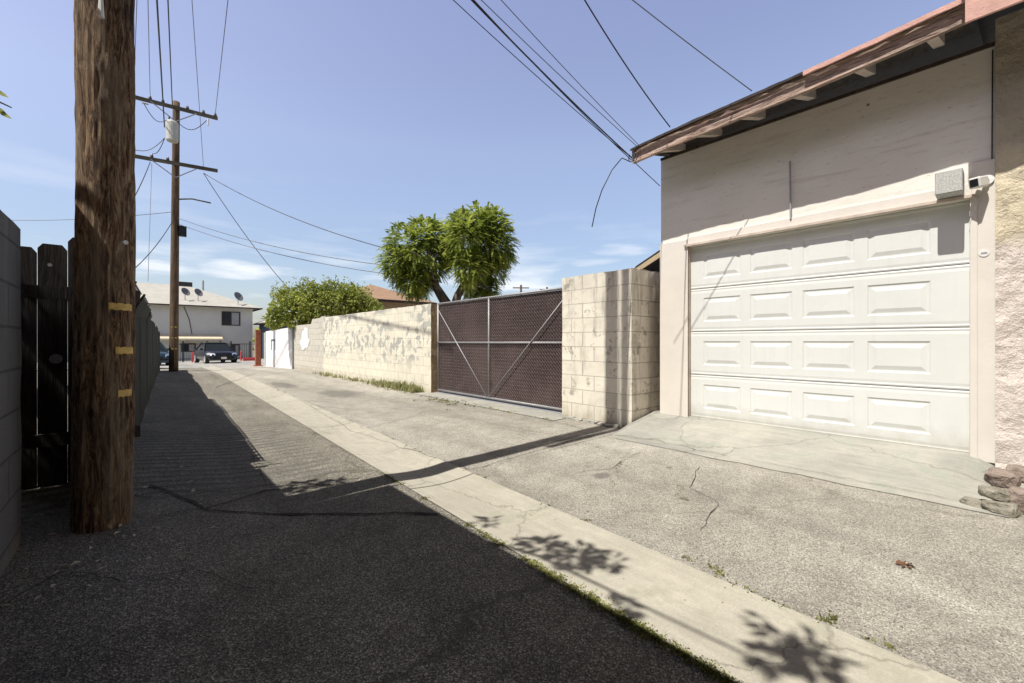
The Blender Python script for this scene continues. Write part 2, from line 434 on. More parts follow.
def patch(name, pts, mat, dz=.004, kind='structure'):
    """irregular flat sheet from outline points (fan)"""
    b = MB(); cx = sum(p[0] for p in pts)/len(pts); cy = sum(p[1] for p in pts)/len(pts)
    vs = [(cx, cy, gz(cx,cy)+dz)]+[(x, y, gz(x,y)+dz) for x, y in pts]; k = len(pts)
    b.add(vs, [(0, 1+i, 1+(i+1) % k) for i in range(k)])
    o = b.build(name, mat); o['kind'] = kind; return o

# garage apron: sloped slab with a broken outer lip
def apz(x, y):
    return gz(4.3, y)+.012+(.17)*sstep(-.12,.22,y-.25*(5.2-x))*max(0, min(1, (x-4.32)/(5.2-4.32)))
def ap_edge(y): return 4.34+.09*noise.noise((y*1.4, 8, 1))+.05*noise.noise((y*6, 2, 1))+.022*noise.noise((y*19, 5, 1))
b = MB(); vs = []; fs = []; NX, NY = 10, 70
for j in range(NY+1):
    y = -1.2+(3.13+1.2)*j/NY
    e = ap_edge(y)
    vs.append((e-.012, y, gz(e, y)-.02))
    for i in range(NX+1):
        x = e+(5.34-e)*i/NX; vs.append((x, y, apz(x, y)+.014*noise.noise((x*2, y*1.5, 0))*(1 if i < NX-1 else 0)))
for j in range(NY):
    for i in range(NX+1):
        a = j*(NX+2)+i; fs.append((a, a+1, a+NX+3, a+NX+2))
b.add(vs, fs); b.build('garage_apron', M['apron'])['kind'] = 'structure'
# second thin kerb strip along the apron lip
sheet('apron_lip', lambda y: 4.17+.03*noise.noise((y*3,1,1)), lambda y: ap_edge(y)-.006, .0, 3.0, 3, 50, M['apron'], .005, wob=.02, seed=3)
# concrete in front of the rolling gate
sheet('gate_pad', lambda y: 4.42+.02*noise.noise((y,3,3)), lambda y: 5.3, 4.2, 8.3, 5, 60, M['apron'], .008, wob=.03, seed=6)

# ------------------------------------------------------------------ weeds and moss (uncountable)
def tufts(name, spots, mat, label, cat, h=.05, n=18, w=.006, spread=.05, zf=gz):
    b = MB()
    for (x, y, k) in spots:
        for _ in range(int(n*k)):
            a = R.uniform(0, 6.28); r = abs(R.gauss(0, spread))*min(k, 1.6)
            px, py = x+math.cos(a)*r, y+math.sin(a)*r
            hh = h*R.uniform(.4, 1.2)*min(1.4, k**.5); t = R.uniform(0, 6.28); lean = R.uniform(.1, .8)*hh
            z = zf(px, py)+.003; dx, dy = math.cos(t), math.sin(t)
            ww = w*R.uniform(.6, 1.5)
            b.add([(px-dy*ww, py+dx*ww, z), (px+dy*ww, py-dx*ww, z), (px+dx*lean*.6+dy*ww*.8, py+dy*lean*.6-dx*ww*.8, z+hh*.7), (px+dx*lean, py+dy*lean, z+hh),
                   (px+dx*lean*.5-dy*ww, py+dy*lean*.5+dx*ww, z+hh*.6)], [(0,1,2,3,4)])
    o = b.build(name, mat); tag(o, label, cat, kind='stuff'); return o
sp = []
for i in range(520):
    y = R.uniform(.3, 3.6) if i % 2 else R.uniform(.3,1.9); t = noise.noise((y*2.2, 5, 5))
    if t > .05 or (y < 1.7 and t > -.35): sp.append((gl(y)-.005+R.gauss(0, .012), y, .5+R.random()*.5*(1.6 if y < 1.5 else .8)))
tufts('moss', sp, M['moss'], 'low yellow-green moss along the left edge of the concrete gutter', 'moss', .009, 20, .0035, .022)
sp = []
for i in range(150):
    y = R.uniform(-.6, 13)
    if noise.noise((y*1.8, 1, 9)) > .12: sp.append((gr(y)+R.gauss(0, .015), y, .35+R.random()*.5))
for y0, x0 in ((1.0, 2.2), (.45, 2.15), (6.9,4.35)): sp += [(x0+R.gauss(0,.02), y0+R.gauss(0,.08), .8) for _ in range(8)]
tufts('weeds', sp, M['moss'], 'sparse yellow-green weeds in the joint right of the gutter', 'weeds', .011, 16, .004, .025)
sp = []
for i in range(130):
    y = 8.5+7.0*R.random()**1.7; k = max(.15, (1.1 if y < 10.6 else .5)*(.8+1.6*noise.noise((y*1.9,3,3))))*R.uniform(.4, 1.3)
    sp.append((4.72-abs(R.gauss(0, .10)), y, k))
tufts('grass', sp, M['weed'], 'pale dry weeds growing along the foot of the buffed block wall', 'weeds', .17, 20, .009, .12)
sp = [(4.3+R.gauss(0,.14), 6.9+R.gauss(0,.3), .8) for _ in range(22)]+[(4.45+R.gauss(0,.05), R.uniform(4.3,8), .5) for _ in range(30)]
tufts('crack_grass', sp, M['moss'], 'short green grass at the edge of the gate pad', 'grass', .028, 16, .006, .05)
sp = []
for (xa, ya, xb, yb) in ((4.2,3.0,3.3,3.5),(3.9,2.6,3.2,2.3),(3.4,2.4,2.7,2.0),(4.1,3.1,3.6,4.2),(3.2,1.7,2.9,1.5),(3.7,2.9,3.3,2.3)):
    for k in range(26):
        t = R.random(); sp.append((xa+(xb-xa)*t+.04*math.sin(t*9)+R.gauss(0,.012), ya+(yb-ya)*t+R.gauss(0,.012), R.uniform(.15,.45)))
tufts('crack_moss', sp, M['moss'], 'thin moss filling the cracks in the asphalt before the garage', 'moss', .006, 20, .0035, .022)

# cracks and seam lines as shallow dark ribbons
def crack(pts, w=.012, name='pavement_crack'):
    b = MB(); out = []
    for i in range(len(pts)-1):
        a, c = Vector(pts[i]), Vector(pts[i+1]); k = max(2, int((c-a).length/.05))
        for j in range(k): out.append(a+(c-a)*j/k)
    out.append(Vector(pts[-1])); vs = []
    for i, q in enumerate(out):
        d = (out[min(i+1,len(out)-1)]-out[max(0,i-1)]).normalized(); nx, ny = -d.y, d.x
        o_ = .035*noise.noise((q.x*4, q.y*4, 7))+.012*noise.noise((q.x*19, q.y*19, 7))
        ww = w*(.35+.9*abs(noise.noise((q.x*6, q.y*6, 2))))
        for s_ in (-1, 1):
            x, y = q.x+nx*(o_+s_*ww), q.y+ny*(o_+s_*ww); vs.append((x, y, gz(x, y)+.0075))
    b.add(vs, [(2*i, 2*i+1, 2*i+3, 2*i+2) for i in range(len(out)-1)])
    o = b.build(name, M['crackm']); o['kind'] = 'structure'; return o
M['crackm'] = simple('crack_fill', (.035,.033,.028), .95, 0, .4, 20)
def G(px, py): v = W(px, py, F*(CH)/(py-341.5)); return (v.x, v.y)
crack([G(150,500),G(190,512),G(205,519),G(270,517),G(340,514),G(440,515)], .02)
crack([G(205,519),G(235,505),G(265,492),G(300,487),G(330,485)], .016)
crack([G(158,533),G(180,525),G(205,519)], .010)
crack([G(640,455),G(610,470),G(575,474)], .004)
crack([G(700,470),G(690,490),G(720,505),G(700,530)], .004)
crack([G(380,382),G(350,388),G(300,386),G(270,383)], .006)
crack([G(0,640),G(60,600),G(120,610),G(190,590),G(260,600)], .006)
crack([G(300,400),G(345,404),G(395,399),G(440,404)], .006)
crack([G(440,404),G(520,416),G(585,432)], .006)
crack([G(232,428),G(285,424),G(330,433)], .006)
crack([G(268,487),G(250,455)], .005)
crack([G(300,400),G(352,430),G(470,470),G(565,445)], .005)

# ------------------------------------------------------------------ garage
GX = 5.22            # face plane
gar = empty('garage', (GX, 1.6, .2), 'pale pinkish garage with a flaking timber eave and a white roll-up door', 'garage')
DY0, DY1, DZ0, DZ1 = .207, 2.643, .205, 2.335
YL = 3.015; YR = .068; ZT = 3.56
w = MB()
w.box((GX, DY1, .1), (GX+.15, YL, ZT)); w.box((GX, YR, .12), (GX+.15, DY0, ZT)); w.box((GX, DY0, DZ1), (GX+.15, DY1, ZT))
w.build('front_wall', M['board'], gar)
w = MB(); w.box((GX+.15, YL-.15, .05), (GX+6, YL-.002, ZT)); w.box((GX+5.85, YR, .05), (GX+6, YL-.15, ZT)); w.build('side_wall', M['board'], gar)
# trims
t = MB(); t.box((GX-.022, DY1+.0, .19), (GX-.001, YL+.004, 2.43)); t.box((GX-.032, DY1-.01, .2), (GX-.022, DY1+.04, 2.36))
bevel(t.build('jamb_trim', M['trim'], gar), .004)
t = MB(); t.box((GX-.022, YR+.005, .17), (GX-.001, DY0-.0, 2.62)); t.box((GX-.032, DY0-.035, .18), (GX-.022, DY0+.008, 2.34)); bevel(t.build('jamb_trim', M['trim'], gar), .004)
t = MB(); t.add([(GX-.018, DY0, DZ1+.001), (GX-.001, DY0, DZ1+.001), (GX-.001, YL-.37, DZ1+.001), (GX-.018, YL-.37, DZ1+.001),
                 (GX-.018, DY0, 2.46), (GX-.001, DY0, 2.46), (GX-.001, YL-.37, 2.45), (GX-.018, YL-.37, 2.45)],
                [(0,3,2,1),(4,5,6,7),(0,1,5,4),(1,2,6,5),(2,3,7,6),(3,0,4,7)]); bevel(t.build('header_trim', M['trim'], gar), .004)
t = MB(); t.box((GX-.058, DY0-.02, DZ1-.002), (GX-.023, DY1+.03, DZ1+.022)); t.build('drip_ledge', M['rafter'], gar)
t = MB(); t.tube([(GX-.024, 1.512, 2.44), (GX-.024, 1.514, 2.78), (GX-.02, 1.52, 3.05)], .009, 8); t.build('conduit', M['galv'], gar)
t = MB(); t.tube([(GX-.012, .094, 2.5), (GX-.012, .09, 3.5)], .004, 6); t.build('corner_cable', M['black'], gar)

# sectional door with raised fields
dx = GX+.055
door = MB().box((dx+.014, DY0+.003, DZ0), (dx+.05, DY1-.003, DZ1-.003)).build('garage_door', M['door'], gar)
pan_y = [(.455,.893),(.99,1.424),(1.518,1.939),(2.041,2.475)]
sh = (DZ1-DZ0)/4
for k in range(4):
    z0 = DZ0+k*sh; z1 = z0+sh
    b = MB(); py0, py1 = z0+sh*.235, z1-sh*.22
    ys_ = [DY0+.003]+[v for pr in pan_y for v in pr]+[DY1-.003]
    zs_ = [z0+.004, z0+.016, z0+.030, z0+.055, py0, py1, z1-.055, z1-.03, z1-.016, z1-.003]
    dep = [.004, 0, .003, 0, 0, 0, 0, .003, 0, .004]
    def q(y0, za, y1, zb, xa, xb): b.add([(xa, y0, za), (xa, y1, za), (xb, y1, zb), (xb, y0, zb)], [(0,1,2,3)])
    for i in range(len(zs_)-1):
        for j in range(len(ys_)-1):
            if i == 4 and j % 2 == 1: continue
            q(ys_[j], zs_[i], ys_[j+1], zs_[i+1], dx-.0+dep[i]-.004, dx-.0+dep[i+1]-.004)
    for (a, c) in pan_y:
        rings = [(0, 0), (.012, .008), (.026, .008), (.062, -.001)]
        for (o0, d0), (o1, d1) in zip(rings, rings[1:]):
            P0 = [(a+o0, py0+o0), (c-o0, py0+o0), (c-o0, py1-o0), (a+o0, py1-o0)]
            P1 = [(a+o1, py0+o1), (c-o1, py0+o1), (c-o1, py1-o1), (a+o1, py1-o1)]
            for e in range(4):
                f_ = (e+1) % 4
                b.add([(dx-.004+d0, *P0[e]), (dx-.004+d0, *P0[f_]), (dx-.004+d1, *P1[f_]), (dx-.004+d1, *P1[e])], [(0,1,2,3)])
        b.add([(dx-.005, *v) for v in P1], [(0,1,2,3)])
    b.build('door_section', M['door'], door)
MB().box((dx-.008, DY0+.003, DZ0-.028), (dx+.04, DY1-.003, DZ0-.001)).build('bottom_seal', M['seal'], door)
MB().box((GX+.0, DY1-.012, DZ0-.02), (dx+.04, DY1-.001, DZ1)).build('door_stop', M['rafter'], gar); MB().box((GX+.0, DY0+.001, DZ0-.03), (dx+.04, DY0+.012, DZ1)).build('door_stop', M['rafter'], gar)

# roof: slopes up from a sagging eave
EX = 4.69
def fz(y):  # fascia bottom height
    t = (y-.2)/(3.106-.2)
    z = CH+2.40+(2.227-2.40)*t
    return z-.012*math.sin(t*5.5)
YE0, YE1 = .19, 3.10
NS = 48
rf = MB(); vs = []; fs = []
for i in range(NS+1):
    y = YE0+(YE1-YE0)*i/NS; zt = fz(y)+.155+.006*noise.noise((y*5,0,0)); o_ = .010*noise.noise((y*9,2,0))
    vs += [(EX-.03+o_, y, zt), (EX-.03+o_, y, zt+.022), (EX+3.4, y, zt+.022+1.05), (EX+3.4, y, zt+1.05)]
for i in range(NS):
    a = i*4
    for k in range(4): fs.append((a+k, a+(k+1)%4, a+4+(k+1)%4, a+4+k))
fs += [(0,3,2,1), (NS*4, NS*4+1, NS*4+2, NS*4+3)]
roof = rf.add(vs, fs).build('roof', M['roofing'], gar)
b = MB(); vs = []; fs = []; rows = 7
for i in range(NS+1):
    y = YE0+(YE1-YE0)*i/NS; z0 = fz(y)
    for k in range(rows):
        t = k/(rows-1); g_ = .010*noise.noise((y*1.5, k*2.3, 0))+.006*noise.noise((y*11, k*3, 0))
        vs.append((EX+g_-(.012 if k > 4 else 0), y, z0+.15*t+.004*noise.noise((y*7, k, 9))))
    for k in range(rows): 
        t = 1-k/(rows-1); vs.append((EX+.045, y, z0+.15*t))
K = rows*2
for i in range(NS):
    for k in range(K): fs.append((i*K+k, i*K+(k+1)%K, (i+1)*K+(k+1)%K, (i+1)*K+k))
fs += [tuple(range(K-1,-1,-1)), tuple(NS*K+k for k in range(K))]
b.add(vs, fs).build('fascia', M['fascia'], roof)
# thin pink drip board along the upper edge, starting part way
def strip(ya, yb, off, w, h, zo, mat, k=30):
    b = MB(); vs = []; fs = []
    for i in range(k+1):
        y = ya+(yb-ya)*i/k; z = fz(y)+zo+.003*noise.noise((y*6, 4, zo)); x = EX-off
        hh = h*(1+.25*noise.noise((y*9, 7, 2)))
        vs += [(x-w/2, y, z+h/2-hh), (x+w/2, y, z-h/2), (x+w/2, y, z+h/2), (x-w/2, y, z+h/2)]
    for i in range(k):
        for q_ in range(4): fs.append((i*4+q_, i*4+(q_+1) % 4, i*4+4+(q_+1) % 4, i*4+4+q_))
    fs += [(3,2,1,0), (k*4, k*4+1, k*4+2, k*4+3)]
    b.add(vs, fs).build('drip_board', mat, roof)
strip(YE0, 1.25, .046, .018, .04, .145, M['pinkfascia'])
strip(1.253, YE1, .044, .014, .020, .150, M['roofing'])
# underside sheathing and rafter tails
b = MB(); vs = []
for y in (YE0+.01, YE1-.02):
    vs += [(EX+.045, y, fz(y)+.125), (GX+.3, y, fz(y)+.125+.175)]
b.add(vs, [(0,1,3,2)]); b.build('soffit_board', M['rafter_wood'], roof)
for y in (.40, .86, 1.33, 1.80, 2.27, 2.72):
    b = MB(); z = fz(y)-.006
    b.add([(EX+.048, y-.036, z+.01), (GX+.02, y-.036, z+.17), (GX+.02, y-.036, z+.26), (EX+.048, y-.036, z+.09),
           (EX+.048, y+.036, z+.01), (GX+.02, y+.036, z+.17), (GX+.02, y+.036, z+.26), (EX+.048, y+.036, z+.09)],
          [(0,1,2,3),(7,6,5,4),(0,4,5,1),(3,2,6,7),(0,3,7,4),(1,5,6,2)])
    b.build('rafter_tail', M['rafter'], roof)
b = MB(); b.box((GX-.02, YR+.01, ZT-.03), (GX-.002, YL-.002, ZT+.0)); b.build('frieze_board', M['rafter_wood'], gar)
# gable-side closing board
b = MB(); b.add([(GX+.15, YL-.004, ZT), (GX+3, YL-.004, ZT), (GX+3, YL-.004, ZT+1.0), (GX+.15, YL-.004, ZT+.12)], [(0,1,2,3)]); b.build('gable_board', M['board'], gar)

# neighbouring stucco building at the right edge
sb = empty('stucco_building', (GX, -1.5, 0), 'rough yellow and pink stucco building at the right edge beside the garage', 'building')
b = MB(); vs = []; fs = []; NY, NZ = 40, 60
for j in range(NZ+1):
    for i in range(NY+1):
        y = .075-(4.0)*(i/NY)**1.8; z = .0+3.72*j/NZ
        o_ = .022*noise.noise((0, y*5, z*5))+.02*noise.noise((2, y*13, z*13))*(1 if z < 1.9 else .4)
        vs.append((GX-.045+o_+(-.03 if z < 1.0 else 0)*sstep(1.0,.7,z), y, z))
for j in range(NZ):
    for i in range(NY): a = j*(NY+1)+i; fs.append((a, a+1, a+NY+2, a+NY+1))
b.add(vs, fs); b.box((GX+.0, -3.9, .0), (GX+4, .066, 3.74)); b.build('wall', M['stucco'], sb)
b = MB(); b.box((EX-.085, -4, 3.50), (EX-.060, .215, 3.742)); b.build('fascia', M['pinkfascia'], sb)
b = MB(); b.add([(EX-.11,-4,3.745),(EX-.11,.235,3.745),(GX+3,.235,4.85),(GX+3,-4,4.85),(EX-.11,-4,3.775),(EX-.11,.235,3.775),(GX+3,.235,4.88),(GX+3,-4,4.88)],
               [(0,1,2,3),(7,6,5,4),(0,4,5,1),(1,5,6,2),(2,6,7,3),(3,7,4,0)]); b.build('roof', M['roofing'], sb)
b = MB(); b.box((GX-.12,-.4,2.62),(GX-.06,.07,2.66)); 

# stones stacked at the corner
def stone(c, s, mat, label, seed):
    import bmesh
    bm = bmesh.new(); bmesh.ops.create_icosphere(bm, subdivisions=3, radius=1)
    for v in bm.verts:
        q_ = v.co.copy(); k = 1+.28*noise.noise(q_*1.3+Vector((seed*3.1,0,0)))+.08*noise.noise(q_*4+Vector((seed,0,0)))
        u = Vector([math.copysign(abs(a)**.62, a) for a in q_])*k
        v.co = Vector((u.x*s[0], u.y*s[1], u.z*s[2]))
    me = bpy.data.meshes.new('stone'); bm.to_mesh(me); bm.free(); me.materials.append(mat)
    o = bpy.data.objects.new('stone', me); col.objects.link(o); o.location = c; o.rotation_euler = (R.uniform(-.1,.1),R.uniform(-.1,.1),R.uniform(-.3,.3))
    return tag(o, label, 'stone', 'stones piled at the corner of the stucco wall')
def G2(px, py, z): v = W(px, py, F*(CH-z)/(py-341.5)); return v
def st(px, py, z, s, mat, label, seed): stone(G2(px, py, z), s, mat, label, seed)
st(1003, 479, .20, (.085,.08,.06), M['pinkstone'], 'pinkish brown stone on top of the pile, touching the stucco wall', 1)
st(994, 493, .13, (.08,.075,.04), M['tanstone'], 'flat tan stone in the middle of the pile by the apron', 2)
st(1002, 508, .06, (.085,.08,.045), M['tanstone'], 'widest flat tan stone at the bottom of the pile', 3)
st(1021, 502, .10, (.07,.065,.085), M['pinkstone'], 'upright pinkish stone cut off by the right edge of the photo', 4)
st(1021, 474, .23, (.07,.07,.055), M['pinkstone'], 'small pinkish stone at the top right of the pile', 5)
st(976, 503, .05, (.06,.07,.025), M['tanstone'], 'low broken tan stone at the left end of the pile on the apron', 6)

# grey box, camera, badge
b = MB(); v0 = onx(963, 192, GX-.2); 
bx_y0 = onx(963,190,GX-.2).y; bx_y1 = onx(935,190,GX-.2).y
bxz0 = DZ1+.028; bxz1 = bxz0+.185
bo = empty('junction_box', (GX-.02, (bx_y0+bx_y1)/2, bxz0), 'speckled grey metal box standing on the ledge over the garage door', 'box')
bevel(MB().box((GX-.215, bx_y0, bxz0), (GX-.024, bx_y1, bxz1)).build('housing', simple('speckled_grey', (.42,.42,.41), .7, .2, .45, 90), bo), .006)
MB().box((GX-.221, bx_y0+.006, bxz0+.006), (GX-.2155, bx_y1-.006, bxz1-.006)).build('cover', simple('speckled_grey_cover', (.47,.47,.45), .7, .2, .45, 110), bo)
cc = onx(981, 182, GX-.12)
cam_o = empty('security_camera', (GX-.03, cc.y-.02, cc.z), 'small white security camera bracketed beside the grey box', 'camera')
b = MB(); b.bar((cc.x-.055, cc.y+.035, cc.z-.012), (cc.x+.05, cc.y-.01, cc.z+.012), .075, .085); bevel(b.build('camera_body', M['white_plastic'], cam_o), .012, 3)
b = MB(); b.bar((cc.x-.060, cc.y+.0375, cc.z-.013), (cc.x-.0555, cc.y+.0355, cc.z-.012), .05, .06); b.build('lens', M['glass'], cam_o)
b = MB(); b.tube([(cc.x+.045, cc.y-.008, cc.z+.01), (GX-.06, cc.y-.03, cc.z+.03), (GX-.024, cc.y-.03, cc.z+.03)], .014, 10); b.build('bracket', M['white_plastic'], cam_o, True)
b = MB(); b.tube([(GX-.036, cc.y-.03, cc.z+.03), (GX-.0225, cc.y-.03, cc.z+.03)], .04, 20); b.build('mount_plate', M['white_plastic'], cam_o)
b = MB(); b.tube([(GX-.03, cc.y-.02, cc.z+.02),(GX-.03, cc.y+.01, cc.z-.1),(GX-.03,cc.y+.028,cc.z-.16),(GX-.036,DY0+.01,cc.z-.3)], .004, 5); b.build('lead', M['white_plastic'], cam_o)
v = onx(984, 253, GX-.023)
b = MB(); b.tube([(GX-.027, v.y, v.z), (GX-.0225, v.y, v.z)], .03, 24); sg = b.build('round_badge', M['white_plastic'])
tag(sg, 'small round white and grey sticker on the right door jamb', 'sticker')
b = MB(); b.box((GX-.0285, v.y-.018, v.z-.008), (GX-.0273, v.y+.018, v.z+.006)); b.build('stripe', M['galv'], sg)

# ------------------------------------------------------------------ block walls right side
def wallbox(name, a, c, mat, label, cat='wall', endmat=None, cap=None):
    b = MB(); b.box(a, c); o = b.build(name, mat, loc=((a[0]+c[0])/2, (a[1]+c[1])/2, a[2]))
    bevel(o, .008)
    return tag(o, label, cat)
# corner pier: front leg + return leg, built as an L with chipped edges
def grid_wall(x0, x1, y0, y1, z0, z1, name, mats, label, cell=.1, amp=.006, topf=None):
    """closed box, faces subdivided and slightly uneven; material 1 on the -y/+y faces"""
    b = MB()
    nx, ny, nz = [max(1, int(abs(q_)/cell)) for q_ in (x1-x0, y1-y0, z1-z0)]
    def P(i, j, k):
        x = x0+(x1-x0)*i/nx; y = y0+(y1-y0)*j/ny; z = z0+(z1-z0)*k/nz
        if topf: z = z0+(topf(y)-z0)*k/nz
        a = amp*(1 if 0 < k else 1)
        e = (i in (0, nx))+(j in (0, ny))+(k == nz)
        if e >= 2: a *= 1.8
        n1 = noise.noise_vector((x*7, y*7, z*7))
        return Vector((x, y, z))+n1*a
    def face(fn, A, B, mi, flip=False):
        vs = [fn(a, c) for a in range(A+1) for c in range(B+1)]
        fs = []
        for a in range(A):
            for c in range(B):
                q_ = (a*(B+1)+c, (a+1)*(B+1)+c, (a+1)*(B+1)+c+1, a*(B+1)+c+1)
                fs.append(q_[::-1] if flip else q_)
        b.add(vs, fs, mi)
    face(lambda j, k: P(0, j, k), ny, nz, 0, True); face(lambda j, k: P(nx, j, k), ny, nz, 0)
    face(lambda i, k: P(i, 0, k), nx, nz, 1); face(lambda i, k: P(i, ny, k), nx, nz, 1, True)
    face(lambda i, j: P(i, j, nz), nx, ny, 0)
    o = b.build(name, mats, loc=((x0+x1)/2, (y0+y1)/2, z0)); return tag(o, label, 'wall')
pier = empty('block_pier', (4.85, 3.7, .02), 'cream painted block wall corner between the brown gate and the garage', 'wall')
def part(o, p_, name):
    o.name = name
    for k in ('label','category','group'):
        if k in o: del o[k]
    o.location = Vector(o.location)-wloc(p_); o.parent = p_; return o
part(grid_wall(4.75, 4.95, 3.15, 4.34, -.05, 2.085, 'front', [M['cream_blk'], M['cream_blk_y']], '', .085, .005), pier, 'front_leg')
part(grid_wall(4.951, 5.75, 3.155, 3.35, -.02, 2.10, 'ret', [M['cream_blk'], M['cream_blk_y']], '', .085, .005), pier, 'return_leg')
for k in range(9):     # broken mortar lumps along the foot
    y = 3.2+k*.13+R.uniform(-.03,.03)
    import bmesh
    stone((4.71+R.uniform(-.03,.02), y, .045), (R.uniform(.03,.06), R.uniform(.04,.07), R.uniform(.02,.035)), M['apron'], 'crumbled pale concrete lump', 20+k)
    o = col.objects[-1]; o.rotation_euler = (0,0,0); part(o, pier, 'rubble_lump')

lw = grid_wall(4.80, 5.0, 8.2, 15.35, -.1, 1.97, 'block_wall', [M['long_blk'], M['rough_end']], 'long cream block wall covered in grey rubbed paint patches, left of the gate', .15, .006)
gw = grid_wall(4.88, 5.08, 15.36, 19.3, -.2, 2.1, 'block_wall', [M['grey_blk'], M['grey_blk']], 'greyer taller block wall with a white paint blotch under the shrub', .2, .005,
          topf=lambda y: (2.03 if y < 15.8 else 1.98) if y < 16.9 else 1.80)
# white roller paint blotch on it: ragged blob shape in thin paint
b = MB(); vs = [(4.868, 17.75, 1.30)]; k = 40
for i in range(k):
    a = 2*math.pi*i/k; rr = 1+.3*noise.noise((math.cos(a)*2, math.sin(a)*2, 3))+.25*math.cos(2*a+.4)
    vs.append((4.868, 17.75+.42*rr*math.cos(a)*(1.25 if math.sin(a) < 0 else .8), 1.28+.50*rr*math.sin(a)))
b.add(vs, [(0, 1+i, 1+(i+1) % k) for i in range(k)]); bl = b.build('paint_blotch', M['white_wall'], gw)
post = MB().box((4.82, 19.33, -.15), (4.90, 19.41, 1.85)).build('fence_post', M['galv'], loc=(4.86,19.37,-.15)); tag(post, 'dark grey steel post between the grey block wall and the white wall', 'post')
ww = grid_wall(4.90, 5.05, 19.45, 24.6, -.3, 1.62, 'painted_wall', [M['white_wall'], M['white_wall']], 'plain bright white wall section at the far end of the block walls', .4, .003, topf=lambda y: 1.76-.02*(y-19.45))
b = MB(); y0_ = 22.9
b.box((4.885, 22.6, .75), (4.897, 22.68, 1.25)); b.box((4.885, 22.68, 1.19), (4.897, 23.3, 1.25)); b.box((4.885,23.3,.75),(4.897,23.38,1.25)); b.build('dark_frame', M['navy'], ww)
b = MB(); b.box((4.55, 25.1, -.16), (4.80, 25.3, 1.75)); b.box((4.5, 25.0, -.18), (4.85, 25.4, -.05)); rp = bevel(b.build('gate_column', M['rust'], loc=(4.67,25.2,-.16)), .02)
tag(rp, 'rusty red column standing at the far end of the white wall', 'post')
b = MB(); b.box((4.88, 24.75, -.16), (4.98, 24.85, 1.6)); o = b.build('white_post', M['white_wall'], loc=(4.93,24.8,-.16)); tag(o, 'thin white post between the rusty column and the white wall', 'post')

# ------------------------------------------------------------------ rolling chain link gate
gx = 4.96; gy0, gy1, gz0, gz1 = 4.39, 8.17, .10, 1.97
gate = empty('rolling_gate', (gx, (gy0+gy1)/2, .05), 'brown screened chain link gate in a galvanised pipe frame', 'gate')
MB().box((gx+.02, gy0, gz0+.01), (gx+.032, gy1, gz1-.02)).build('privacy_screen', M['brown'], gate)
fr = MB()
for z in (gz0, gz1): fr.tube([(gx, gy0, z), (gx, gy1, z)], .020, 10)
for y in (gy0, gy1): fr.tube([(gx, y, gz0), (gx, y, gz1)], .020, 10)
fr.build('pipe_frame', M['galv'], gate, True)
ym = onx(489, 340, gx).y
MB().tube([(gx-.002, ym, gz0), (gx-.002, ym, gz1)], .020, 10).build('centre_stile', M['galv'], gate, True)
zm = 1.13
MB().tube([(gx-.004, gy0, zm), (gx-.004, gy1, zm+.0)], .019, 10).build('middle_rail', M['galv'], gate, True)
MB().tube([(gx-.03, gy1-.06, gz1-.14), (gx-.03, ym+.05, gz0+.04)], .009, 8).build('brace', M['galv'], gate, True)
MB().tube([(gx-.03, gy0+.05, gz1-.14), (gx-.03, ym-.05, gz0+.04)], .009, 8).build('brace', M['galv'], gate, True)
MB().box((gx-.05, gy0, gz0-.075), (gx+.05, gy1+.03, gz0-.05)).build('bottom_track', M['galv'], gate)
cl = MB(); cw = .031; chh = .031; Yn = int((gy1-gy0-.04)/(2*cw)); Zn = int((gz1-gz0)/chh)
for i in range(Yn):
    yc = gy0+.02+cw+i*2*cw
    for sgn in (1, -1):
        pts = []
        for k in range(Zn+2):
            pts.append((gx-.024+(.003*sgn), yc+sgn*cw*(1 if k % 2 else 0)*1.0, gz0+k*chh))
        cl.tube(pts, .0016, 3, False)
cl.build('chain_mesh', M['galv_d'], gate)

# ------------------------------------------------------------------ near utility pole
PX_, PY_ = -.146, 3.37
pole = empty('utility_pole', (PX_, PY_, .05), 'thick dark splintery utility pole with yellow plates in the left foreground', 'utility pole')
b = MB(); vs = []; fs = []; n_a = 56; n_z = 330; H = 11.4
for k in range(n_z+1):
    z = .0+ (4.2*k/260 if k <= 260 else 4.2+(H-4.2)*(k-260)/70)
    r0 = .131-.0028*z
    for j in range(n_a):
        a = 2*math.pi*j/n_a; ca, sa = math.cos(a), math.sin(a)
        r = r0*(1+.05*noise.noise((ca*3, sa*3, z*.8))+.07*noise.noise((ca*7, sa*7, z*1.6))+.04*noise.noise((ca*14,sa*14,z*9)))
        vs.append((PX_+.012*math.sin(z*.7)+r*ca, PY_+r*sa, z))
for k in range(n_z):
    for j in range(n_a): j2 = (j+1) % n_a; fs.append((k*n_a+j, k*n_a+j2, (k+1)*n_a+j2, (k+1)*n_a+j))
fs.append(tuple(n_z*n_a+j for j in range(n_a)))
b.add(vs, fs).build('pole_shaft', M['pole'], pole)
